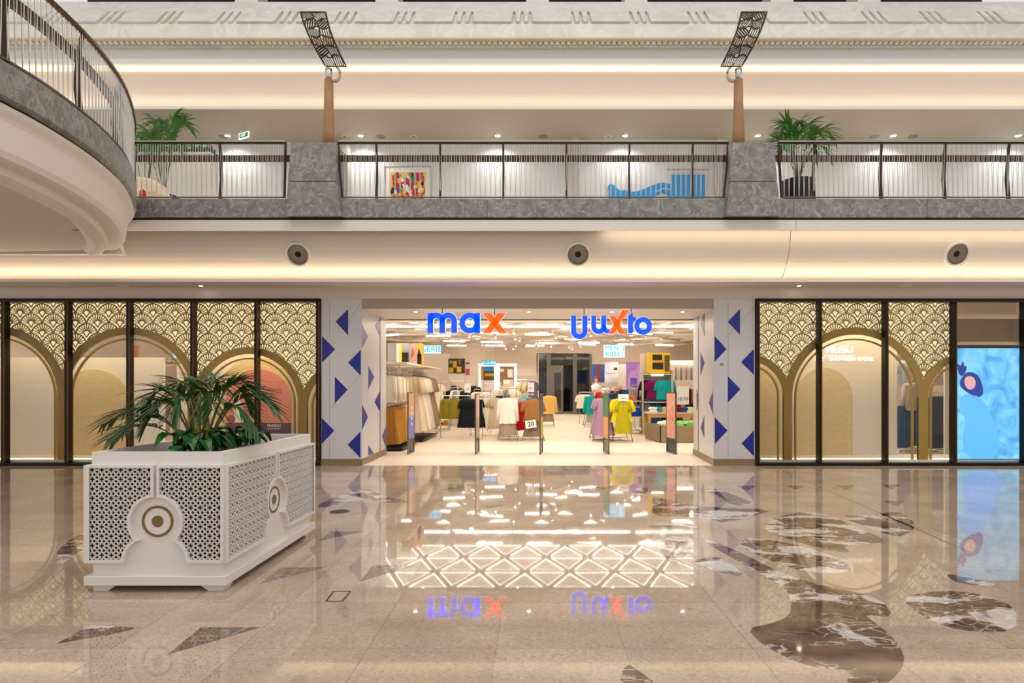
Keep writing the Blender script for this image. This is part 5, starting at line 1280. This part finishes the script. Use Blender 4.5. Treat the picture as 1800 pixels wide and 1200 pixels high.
# ------------------------------------------------------------------ folded goods table and bin
bx0, bx1, by0, by1 = PX(1160, 17.75)-.15, 5.3, 17.75, 19.0
bn = thing('wooden_bin', 'low brown wooden bin filled with folded fabrics', 'bin', (0, 0, 0))
bz0 = .5
obj('front_board', MB().box(bx0+.15, bx1, by0, by0+.03, .02, bz0), mat('bin_wood', (140, 122, 92), .6, noise=.08, nscale=4), bn)
obj('side_board', MB().prism([(bx0+.15, by0, .02), (bx0+.15, by0, bz0), (bx0-.05, by1, bz0), (bx0-.05, by1, .02)], (.03, 0, 0)), 'bin_wood', bn)
obj('back_board', MB().box(bx0-.05, bx1, by1-.03, by1, .02, bz0), 'bin_wood', bn)
obj('shelf', MB().box(bx0+.1, bx1, by0+.03, by1-.03, .3, .34), 'bin_wood', bn)
def folded(label, x, y_, z, w_, d, h, rgb, group, name='folded_fabric'):
    m = MB(); n = 10
    P = [(-w_/2, 0), (-w_/2-.012, h*.25), (-w_/2, h*.5), (-w_/2+.012, h*.8), (-w_/2+.05, h*1.02), (0, h*1.05), (w_/2-.05, h*1.0), (w_/2-.01, h*.8), (w_/2, h*.5), (w_/2+.01, h*.25), (w_/2, 0)]
    o = obj(name, MB().prism([(a, -d/2, c) for a, c in P], (0, d, 0)), fabric(rgb), bevel=.012); o.location = (x, y_, z); o.rotation_euler = (0, 0, rnd.uniform(-.25, .25)); tag(o, label, 'folded cloth', group); return o
for k, (dx, dy, c_, nm) in enumerate(((.2, .3, (236, 238, 220), 'white'), (.6, .3, (150, 220, 130), 'mint green'), (.95, .3, (140, 214, 110), 'bright green'), (1.35, .35, (222, 180, 206), 'pale pink'), (.4, .7, (226, 236, 200), 'pale lime'), (.85, .7, (110, 130, 40), 'moss green'), (1.25, .75, (214, 170, 200), 'pale pink'))):
    for q in range(3): folded('%s folded cloth, %s of its pile at the %s of the wooden bin' % (nm, ('lowest', 'middle', 'top')[q], 'front' if dy < .5 else 'rear'), bx0+.15+dx, by0+dy, .34+.09*q, .36, .36, .085, c_, '%s cloths in the wooden bin' % nm)
tb = thing('display_table', 'display table with yellow wooden legs behind the bin', 'table', (0, 0, 0))
ty0, ty1, tx0, tx1, tz = 19.7, 20.6, PX(1139, 19.7), 5.4, .8
obj('table_top', MB().box(tx0, tx1, ty0, ty1, tz-.05, tz), 'grey_paint', tb, bevel=.006)
for x in (tx0+.05, tx1-.1):
    for y_ in (ty0+.05, ty1-.05): obj('leg', MB().box(x-.045, x+.045, y_-.045, y_+.045, 0, tz-.05), mat('yellow_wood', (206, 156, 60), .5), tb)
obj('apron', MB().box(tx0+.05, tx1-.1, ty0+.02, ty0+.05, tz-.16, tz-.05), 'yellow_wood', tb)
for k, (c_, nm) in enumerate((((236, 230, 222), 'white'), ((70, 150, 140), 'teal'), ((226, 180, 150), 'peach'), ((150, 160, 180), 'grey blue'), ((120, 40, 40), 'dark red'), ((60, 80, 130), 'navy'), ((230, 220, 200), 'cream'))):
    for q in range(2): folded('%s folded garment, %s of its pile on the table with yellow legs' % (nm, ('lower', 'upper')[q]), tx0+.25+k*.2, 20.1, tz+.085*q, .26, .34, .08, c_, 'folded garments on the display table')
cd = price_card('large white price board standing on the display table', PX(1200, 20.2), 20.2, 1.05, .42, .6, None); lettering('lettering', '10 10', .16, 'black_plastic', cd, (0, -.01, .18))
# ------------------------------------------------------------------ wall unit with magenta and teal tops
Dw = 21.2
wu = thing('wall_unit', 'tall wall unit with shelves and a rail of bright tops', 'shelving', (0, 0, 0))
wx0, wx1 = PX(1130, Dw), PX(1182, Dw)
obj('back_panel', MB().box(wx0, wx1, Dw+.5, Dw+.55, 0, PZ(620, Dw)), 'store_wall', wu)
for x in (wx0, wx1): obj('upright', MB().box(x-.03, x+.03, Dw, Dw+.5, 0, PZ(650, Dw)), 'grey_paint', wu)
for z in (.12, PZ(706, Dw), PZ(657, Dw)): obj('shelf', MB().box(wx0, wx1, Dw, Dw+.5, z-.03, z), 'paper_white', wu)
obj('rail', MB().tube([(wx0, Dw+.2, 1.95), (wx1, Dw+.2, 1.95)], .012, 6), 'chrome', wu)
row('tee', [BLACK, MAG, MAG], (wx0+.12, Dw+.15), (PX(1158, Dw), Dw+.15), 5, .25, '{c} top on the wall unit rail', 'magenta tops on the wall unit', z=1.87, sc=1.05, wide=.9)
row('tee', [(24, 168, 170)], (PX(1163, Dw), Dw+.12), (PX(1178, Dw), Dw+.12), 3, .2, 'turquoise top on the wall unit rail', 'turquoise tops on the wall unit', z=1.87, sc=1.1, wide=.9)
row('trouser', [GREY, BLUE, BLUE, NAVY], (wx0+.15, Dw+.25), (wx1-.1, Dw+.25), 9, .9, '{c} trousers in the lower bay of the wall unit', 'trousers in the wall unit', z=1.05, sc=.8)
pb = thing('graphic_box', 'yellow graphic box with black figures on top of the wall unit', 'display box', (0, Dw, 0))
obj('body', MB().box(PX(1140, Dw), PX(1178, Dw), 0, .4, PZ(656, Dw)+.005, PZ(620, Dw)), mat('box_yellow', (238, 190, 20), .6), pb)
obj('black_print', MB().box(PX(1147, Dw), PX(1166, Dw), -.004, 0, PZ(649, Dw), PZ(637, Dw)).box(PX(1147, Dw), PX(1164, Dw), -.004, 0, PZ(633, Dw), PZ(623, Dw)), 'black_plastic', pb)
obj('orange_band', MB().box(PX(1147, Dw), PX(1166, Dw), -.005, 0, PZ(637, Dw), PZ(633, Dw)), mat('band_orange', (226, 160, 60), .6), pb)
obj('side_print', MB().box(PX(1168, Dw), PX(1177, Dw), -.004, 0, PZ(653, Dw), PZ(624, Dw)), mat('print_olive', (96, 84, 30), .6), pb)
ll_ = tag(obj('shelf_light', MB().box(PX(1145, Dw), PX(1166, Dw), Dw-.03, Dw, PZ(656, Dw)-.08, PZ(656, Dw)-.03), 'store_edge'), 'bright strip light under the yellow graphic box', 'light strip')
# purple poster and jackets
Dp = 25
pp_ = flat('purple_poster', 'tall purple poster with a lilac figure behind the yellow rack', 'poster', 1101, 1128, 636, 706, mat('poster_purple', (168, 122, 204), .5), D=Dp, th=.06)
obj('stand', MB().box(PX(1103, Dp), PX(1126, Dp), .01, .05, 0, PZ(706, Dp)), 'store_wall', pp_)
obj('figure', MB().prism([(PX(a, Dp), -.006, PZ(c, Dp)) for a, c in smooth_poly([(1104, 690), (1103, 660), (1110, 652), (1118, 650), (1122, 638), (1127, 640), (1124, 664), (1126, 690)], 1)], (0, .006, 0)), mat('poster_lilac', (196, 150, 226), .5), pp_)
obj('bag_print', MB().box(PX(1108, Dp), PX(1120, Dp), -.008, 0, PZ(684, Dp), PZ(664, Dp)), mat('poster_violet', (112, 84, 190), .5), pp_)
straight_rack('rack of navy and rust jackets before the purple poster', PX(1095, 23.5), 23.5, .9, 1.62); row('shirt', [NAVY, (160, 96, 40), NAVY, BLUE], (PX(1080, 23.5), 23.5), (PX(1106, 23.5), 23.5), 5, .6, '{c} jacket before the purple poster', 'jackets before the purple poster', z=1.52)
sh = thing('shelf_unit', 'low shelf with bags and shoes before the purple poster', 'shelving', (0, 0, 0)); sx0, sx1 = PX(1108, 21.2), PX(1128, 21.2)
for z in (.12, .6, 1.15): obj('shelf', MB().box(sx0, sx1, 21.2, 21.6, z-.03, z), 'grey_paint', sh)
for x in (sx0, sx1): obj('upright', MB().box(x-.015, x+.015, 21.2, 21.6, 0, 1.3), 'steel_dark', sh)
def bag(label, x, y_, z, rgb, sc=1):
    t = thing('handbag', label, 'bag', (x, y_, z)); w_ = .16*sc
    obj('body', MB().prism([(-w_, 0, 0), (w_, 0, 0), (w_*.85, 0, .24*sc), (-w_*.85, 0, .24*sc)], (0, .12*sc, 0)), fabric(rgb), t, bevel=.015)
    obj('handle', MB().tube([(w_*.5*math.cos(math.radians(a)), .06*sc, .23*sc+.13*sc*math.sin(math.radians(a))) for a in range(0, 181, 20)], .009*sc, 6), fabric(rgb), t); return t
bag('bright blue bag on the low shelf before the purple poster', PX(1116, 21.3), 21.3, .6, (20, 60, 200), 1.3); bag('orange and white bag on the top of the low shelf', PX(1111, 21.3), 21.3, 1.15, (220, 140, 70), .8)
for k in range(3):
    o = thing('shoe', 'white trainer at the foot of the low shelf', 'shoe', (sx0+.07+k*.12, 21.25, .12), group='trainers on the low shelf')
    obj('upper', MB().prism([(0, -.12, .02), (0, .12, .02), (0, .12, .1), (0, .05, .1), (0, -.05, .06), (0, -.12, .05)], (.08, 0, 0)), fabric(WHITE), o, bevel=.01); obj('sole', MB().box(-.004, .084, -.125, .125, 0, .02), 'grey_paint', o)
# posters and lightboxes towards the back
def lightbox(label, px0, px1, py0, py1, D, txt, cols=('cyan_white', 'cyan_light'), size=None):
    t = thing('hanging_sign', label, 'sign', (0, D, 0))
    x0, x1, z0, z1_ = PX(px0, D), PX(px1, D), PZ(py1, D), PZ(py0, D)
    obj('box', MB().box(x0, x1, 0, .12, z0, z1_), cols[0], t)
    n = len(txt)
    for i, s_ in enumerate(txt):
        hgt = (z1_-z0)/n; lettering('lettering', s_, size or hgt*1.05, cols[1], t, ((x0+x1)/2, -.008, z1_-hgt*(i+.5)))
    for x in (x0+.1, x1-.1): obj('hanger_rod', MB().tube([(x, .06, z1_), (x, .06, min(ZC, z1_+1.2))], .008, 5), 'chrome', t)
    return t
lightbox('hanging cyan lightbox reading GERIE', 742, 774, 607, 621, 22, ['GERIE'], size=.3)
lightbox('hanging cyan lightbox reading MEN KIDS', 1062, 1098, 606, 628, 22.5, ['MEN  |', 'KIDS |'], size=.25)
lightbox('small blank cyan lightbox over the brown pinboard', 848, 871, 634, 641, 29, ['BLOUSES'], ('cyan_light', 'cyan_white'), size=.16)
lightbox('cyan lightbox seen through the window behind the planter', 270, 309, 613, 629, 21, ['LADIES'], size=.3)
def poster(label, px0, px1, py0, py1, D, rgb, marks, leg=True):
    t = flat('poster_board', label, 'poster', px0, px1, py0, py1, mat('pb_%d_%d_%d' % rgb, rgb, .6), D=D, th=.08)
    for k, (a, c, e_, f, col_) in enumerate(marks): obj('print', MB().box(PX(a, D), PX(c, D), -.004-.001*k, 0, PZ(f, D), PZ(e_, D)), mat('pr_%d_%d_%d' % col_, col_, .6), t)
    if leg: obj('stand', MB().box(PX((px0+px1)/2, D)-.3, PX((px0+px1)/2, D)+.3, .02, .06, 0, PZ(py1, D)+.01), 'store_wall', t)
    return t
poster('black and yellow slanted graphic board over the shelves', 788, 817, 630, 656, 26, (40, 36, 28), [(789, 797, 646, 655, (190, 150, 20)), (796, 803, 634, 646, (190, 150, 20)), (803, 811, 644, 654, (214, 172, 30)), (790, 795, 633, 639, (150, 120, 30)), (806, 810, 632, 640, (120, 100, 30))])
poster('red and white narrow board beside the yellow graphic', 818, 826, 636, 660, 26.5, (226, 206, 206), [(818.5, 825.5, 648, 659, (206, 80, 96)), (818.5, 825.5, 636.5, 640, (196, 70, 80))])
def alcove(label, px0, px1, D, inner, marks):
    t = thing('lit_alcove', label, 'display frame', (0, D, 0)); z1_, z0 = PZ(639, D), 0
    x0, x1 = PX(px0, D), PX(px1, D)
    obj('light_frame', MB().box(x0, x0+.12, 0, .1, z0, z1_).box(x1-.12, x1, 0, .1, z0, z1_).box(x0+.12, x1-.12, 0, .1, z1_-.12, z1_), 'led_soft', t)
    obj('board', MB().box(x0+.12, x1-.12, .04, .1, 0, z1_-.12), mat('alc_%d_%d_%d' % inner, inner, .7), t)
    for k, (a, c, e_, f, col_) in enumerate(marks): obj('print', MB().box(PX(a, D), PX(c, D), .03-.001*k, .04, PZ(f, D), PZ(e_, D)), mat('pr_%d_%d_%d' % col_, col_, .6), t)
alcove('white-framed alcove with an orange and dark picture', 841, 873, 30, (214, 200, 190), [(845, 850, 643, 668, (200, 120, 50)), (850, 870, 643, 652, (40, 130, 190)), (850, 870, 652, 668, (70, 60, 30)), (852, 868, 656, 661, (190, 150, 30))])
alcove('white-framed brown pinboard with papers', 874, 908, 30, (140, 100, 76), [(892, 901, 649, 663, (240, 220, 206)), (878, 886, 648, 653, (226, 214, 206)), (884, 902, 667, 690, (226, 180, 160)), (886, 896, 667, 674, (240, 236, 230))])
poster('blue picture of a raised arm beside the dark doors', 1041, 1063, 640, 672, 31, (64, 110, 220), [(1048, 1056, 640, 664, (150, 84, 74)), (1044, 1062, 666, 671, (120, 90, 90))])
poster('white price poster beside the raised arm picture', 1063, 1087, 636, 672, 30.5, (238, 240, 250), [(1079, 1085, 646, 650, (60, 60, 70)), (1066, 1082, 655, 657, (190, 200, 220))])
# white wall panels that fill the middle distance
for a, c, e_, D, lab in ((741, 790, 622, 27.2, 'pale partition behind the long dresses'), (826, 842, 636, 31, 'pale partition beside the white-framed alcove'), (908, 947, 660, 33, 'low pale fitting room partition beside the dark doors'), (1087, 1102, 640, 30, 'grey partition behind the jackets'), (1178, 1262, 634, 26, 'lit white fitting wall behind the price board')):
    t = tag(obj('partition', MB().box(PX(a, D), PX(c, D), D, D+.1, 0, PZ(e_, D)), 'store_wall'), lab, 'partition', kind='structure')
for k, (a, D, n) in enumerate(((1186, 25.9, 4),)):
    for q in range(n):
        o = tag(obj('wall_hook', MB().box(PX(1188+q*9, D), PX(1189+q*9, D), D, D+.1, PZ(668, D), PZ(646, D)), 'steel_dark'), 'vertical dark wall channel behind the price board', 'wall fitting', 'wall channels')
lf2 = tag(obj('wall_light', MB().box(PX(1178, 25.9), PX(1228, 25.9), 25.9, 25.98, PZ(636, 25.9), PZ(634, 25.9)), 'store_edge'), 'long bright light strip on top of the fitting wall', 'light strip')
# shelf units with goods (left middle distance)
def goods_shelf(label, px0, px1, D, top, levels, cols, glabel, group):
    t = thing('goods_shelf', label, 'shelving', (0, 0, 0)); x0, x1 = PX(px0, D), PX(px1, D)
    for x in (x0, x1): obj('upright', MB().box(x-.02, x+.02, D, D+.4, 0, top), 'grey_paint', t)
    for z in levels: obj('shelf', MB().box(x0, x1, D, D+.4, z-.03, z), 'paper_white', t)
    for li, z in enumerate(levels[:-1]):
        n = max(2, int((x1-x0)/.3))
        for k in range(n): folded('%s, %s shelf up, %s along' % (glabel, ORD[li], ORD[k]), x0+(k+.5)*(x1-x0)/n, D+.18, z, .24, .3, rnd.uniform(.1, .2), rnd.choice(cols), group)
goods_shelf('white shelf unit stacked with folded tops behind the dresses', 765, 788, 23.5, 1.9, (.15, .6, 1.05, 1.45, 1.85), [(40, 36, 34), (226, 140, 60), (236, 230, 220), (90, 60, 40), (226, 190, 60)], 'folded top on the white shelf behind the dresses', 'folded tops behind the dresses')
goods_shelf('shelf unit stacked under the black and yellow board', 790, 818, 25.2, 1.95, (.15, .6, 1.05, 1.5, 1.9), [(226, 206, 170), (200, 196, 190), (190, 150, 90), (60, 56, 52)], 'folded cloth under the black and yellow board', 'folded cloths under the graphic board')
goods_shelf('low counter shelf with bright folded tops before the alcove', 850, 880, 27.5, 1.85, (.3, .8, 1.3, 1.8), [(30, 40, 90), (206, 40, 80), (226, 222, 216), (180, 150, 146)], 'folded top before the alcove', 'folded tops before the alcove')
goods_shelf('white shelf of bags behind the price board', 1186, 1240, 23.5, 1.9, (.3, .85, 1.4, 1.88), [(206, 110, 60), (230, 222, 210), (60, 56, 60), (120, 60, 40), (90, 120, 170)], 'small folded item behind the price board', 'items behind the price board')
def simple_rack(label, px0, px1, D, kind, cols, n, glabel, group, z=1.5, sc=1):
    x0, x1 = PX(px0, D), PX(px1, D); straight_rack(label, (x0+x1)/2, D, x1-x0+.1, z+.1); row(kind, cols, (x0, D), (x1, D), n, .8, glabel, group, z=z, sc=sc)
simple_rack('rack of mustard and black tops before the alcove', 820, 836, 24, 'shirt', [MUST, MUST, BLACK], 5, '{c} top before the alcove', 'tops beside the price card', z=1.66)
simple_rack('rack of pale and black trousers behind the cardigan rack', 860, 882, 22.5, 'trouser', [(226, 206, 180), (226, 226, 230), BLACK], 7, '{c} trousers behind the cardigan rack', 'trousers behind the cardigan rack', z=1.3)
simple_rack('rack of light tops before the pinboard', 884, 905, 26.5, 'tee', [(200, 190, 186), (226, 190, 170), (236, 232, 226)], 6, 'light top before the pinboard', 'light tops before the pinboard', z=1.5)
simple_rack('rack of dresses along the partition behind the doors', 912, 940, 30, 'dress', [(236, 226, 214), (206, 190, 150), (110, 104, 130)], 7, 'long pale dress by the fitting partition', 'dresses by the fitting partition', z=1.9, sc=1.4)
simple_rack('rack of white tops behind the teal jumper', 1048, 1070, 26, 'tee', [WHITE, (226, 150, 110), WHITE], 5, '{c} top behind the teal jumper', 'white tops behind the teal jumper', z=1.6)
simple_rack('rack of dark tops behind the lilac dress', 1066, 1084, 22, 'tee', [(150, 30, 50), (90, 80, 50), (40, 60, 100)], 5, '{c} top behind the lilac dress', 'dark tops behind the lilac dress', z=1.4)
simple_rack('rack of black and orange bags near the jamb', 1204, 1226, 22, 'short', [BLACK, BLACK, (226, 110, 40)], 5, '{c} item hanging near the jamb', 'items hanging near the jamb', z=1.55)
simple_rack('rack of cream and brown dresses beyond the long dresses', 748, 772, 22.3, 'dress', [CREAM, BEIGE, BROWN, CREAM], 8, '{c} dress beyond the long dresses', 'dresses beyond the second unit', z=1.75, sc=1.25)
simple_rack('rack of dark and white tops under the graphic board', 792, 822, 22.8, 'tee', [BLACK, WHITE, GREY, BEIGE, NAVY], 10, '{c} top under the graphic board', 'tops under the graphic board', z=1.5)
simple_rack('rack of cream blouses before the lit alcove', 836, 860, 21.6, 'shirt', [CREAM, BEIGE, WHITE], 9, '{c} blouse before the lit alcove', 'blouses before the alcove', z=1.45)
simple_rack('rack of pale blouses before the brown pinboard', 876, 906, 24, 'tee', [WHITE, (226, 190, 160), GREY, CREAM], 9, '{c} blouse before the brown pinboard', 'blouses before the pinboard', z=1.55)
simple_rack('rack of blue and navy tops before the white price poster', 1064, 1090, 28, 'tee', [BLUE, NAVY, WHITE, (226, 150, 110)], 8, '{c} top before the white price poster', 'tops before the price poster', z=1.6)
simple_rack('rack of grey and lilac tops beside the wall unit', 1112, 1130, 23, 'shirt', [GREY, LILAC, NAVY], 7, '{c} top beside the wall unit', 'tops beside the wall unit', z=1.6)
simple_rack('rack of black and red tops beyond the folded goods table', 1184, 1216, 22.8, 'tee', [BLACK, RED, WHITE, NAVY], 8, '{c} top beyond the folded goods table', 'tops beyond the folded goods table', z=1.45)
# display head (mannequin bust) above the teal jumper
mq = thing('mannequin_bust', 'mannequin bust with auburn hair in a white top behind the teal jumper', 'mannequin', (PX(1048, 25.2), 25.2, 1.42))
obj('torso', MB().lathe([(.001, 0), (.17, 0), (.2, .16), (.21, .26), (.1, .32), (.05, .34), (.045, .4)], 16), fabric(WHITE), mq, smooth=True)
obj('head', MB().lathe([(.04, .38), (.075, .42), (.09, .5), (.085, .57), (.05, .63), (.001, .65)], 14), mat('mannequin_skin', (206, 160, 130), .5), mq, smooth=True)
obj('hair', MB().lathe([(.085, .44), (.105, .5), (.105, .58), (.06, .66), (.001, .68)], 14, (0, .02, 0)), mat('auburn', (130, 62, 26), .6), mq, smooth=True)
obj('stand', MB().lathe([(.14, -1.42), (.14, -1.40), (.015, -1.39), (.015, 0)], 14), 'chrome', mq)
# ------------------------------------------------------------------ person in black by the doors
Dq = 40.5; me = bpy.data.meshes.new('person')
V = [(0, 0, .92), (.1, 0, .88), (.11, .0, .46), (.115, 0, .07), (.125, -.12, .035), (-.1, 0, .88), (-.11, 0, .46), (-.115, 0, .07), (-.125, -.12, .035), (0, 0, 1.1), (0, 0, 1.3), (0, 0, 1.44), (0, 0, 1.52), (0, -.015, 1.62), (0, 0, 1.72), (.17, 0, 1.38), (.22, 0, 1.12), (.12, -.17, 1.05), (.03, -.2, 1.06), (-.17, 0, 1.38), (-.22, 0, 1.12), (-.12, -.17, 1.05), (-.03, -.2, 1.06)]
E = [(0, 1), (1, 2), (2, 3), (3, 4), (0, 5), (5, 6), (6, 7), (7, 8), (0, 9), (9, 10), (10, 11), (11, 12), (12, 13), (13, 14), (11, 15), (15, 16), (16, 17), (17, 18), (11, 19), (19, 20), (20, 21), (21, 22)]
Rr = [.17, .13, .1, .09, .05, .13, .1, .09, .05, .17, .18, .13, .085, .11, .09, .1, .075, .06, .045, .1, .075, .06, .045]
me.from_pydata(V, E, []); me.update()
pe = bpy.data.objects.new('person', me); COL.objects.link(pe); pe.location = (PX(996, Dq), Dq, 0)
sk = pe.modifiers.new('skin', 'SKIN'); 
for i, r in enumerate(Rr): me.skin_vertices[0].data[i].radius = (r, r)
me.skin_vertices[0].data[0].use_root = True
pe.modifiers.new('sub', 'SUBSURF').render_levels = 2
me.materials.append(MATS['black_fabric']); tag(pe, 'person in a black robe and headscarf standing behind the doors, hands together', 'person')
obj('face', MB().lathe([(.001, -.012), (.035, -.01), (.05, 0)], 12, (0, -.115, 1.635), 'y'), mat('face_tone', (150, 112, 90), .6), pe)
# ------------------------------------------------------------------ clothes seen through the right window
xw0 = PX(1579, 15.5)
straight_rack('rack of blue jeans behind the gold screen', PX(1596, 15.3), 15.3, 1.0, 1.2, 1.2); row('trouser', [BLUE, BLUE, (60, 100, 150)], (PX(1580, 14.9), 14.9), (PX(1612, 15.6), 15.6), 7, .5, '{c} jeans seen through the gold arch screen', 'jeans in the window', z=1.16, sc=1.0)
straight_rack('upper rack of pale shirts over the jeans', PX(1596, 15.6), 15.6, 1.0, 2.35, 1.2); row('tee', [(206, 214, 218), (226, 190, 160), (220, 214, 208)], (PX(1582, 15.3), 15.3), (PX(1610, 15.7), 15.7), 6, .4, '{c} shirt above the jeans in the window', 'pale shirts in the window', z=2.3)
row('shirt', [(196, 180, 166)], (PX(1603, 15.05), 15.05), (PX(1612, 15.1), 15.1), 2, .3, 'stone coloured shirt in front of the jeans', 'stone shirts in the window', z=1.75)
straight_rack('rack of navy trousers behind the video screen edge', PX(1650, 15), 15, 1.0, 1.4, .6); row('trouser', [NAVY], (PX(1634, 14.8), 14.8), (PX(1660, 15.1), 15.1), 6, .4, 'navy trousers seen through the narrow gold arch', 'navy trousers in the window', z=1.38, sc=1.22)
straight_rack('upper rack of cream tops over the navy trousers', PX(1650, 15.3), 15.3, 1.0, 2.35, .6); row('tee', [(226, 210, 120), (214, 206, 198), (210, 190, 130)], (PX(1634, 15.2), 15.2), (PX(1668, 15.4), 15.4), 6, .4, '{c} top above the navy trousers', 'tops above the navy trousers', z=2.3)
o = tag(obj('display_post', MB().box(PX(1661, 14.4), PX(1668, 14.4), 14.4, 14.45, 0, 2.6), 'window_wall'), 'white upright board beside the navy trousers', 'post')
# items seen through the left window gap
straight_rack('tall rack of patterned scarves seen between the display walls', PX(305, 14.8), 14.8, .8, 2.3); row('dress', [(206, 190, 176), (160, 140, 126), (226, 216, 206)], (PX(288, 14.8), 14.8), (PX(325, 14.8), 14.8), 4, .2, 'patterned beige dress between the display walls', 'dresses between the display walls', z=2.2, sc=1.5)
ob = tag(obj('orange_panel', MB().box(PX(232, 18), PX(240, 18), 18, 18.1, 0, PZ(606, 18)), mat('orange_board', (226, 140, 50), .6)), 'orange board seen over the display wall', 'board')
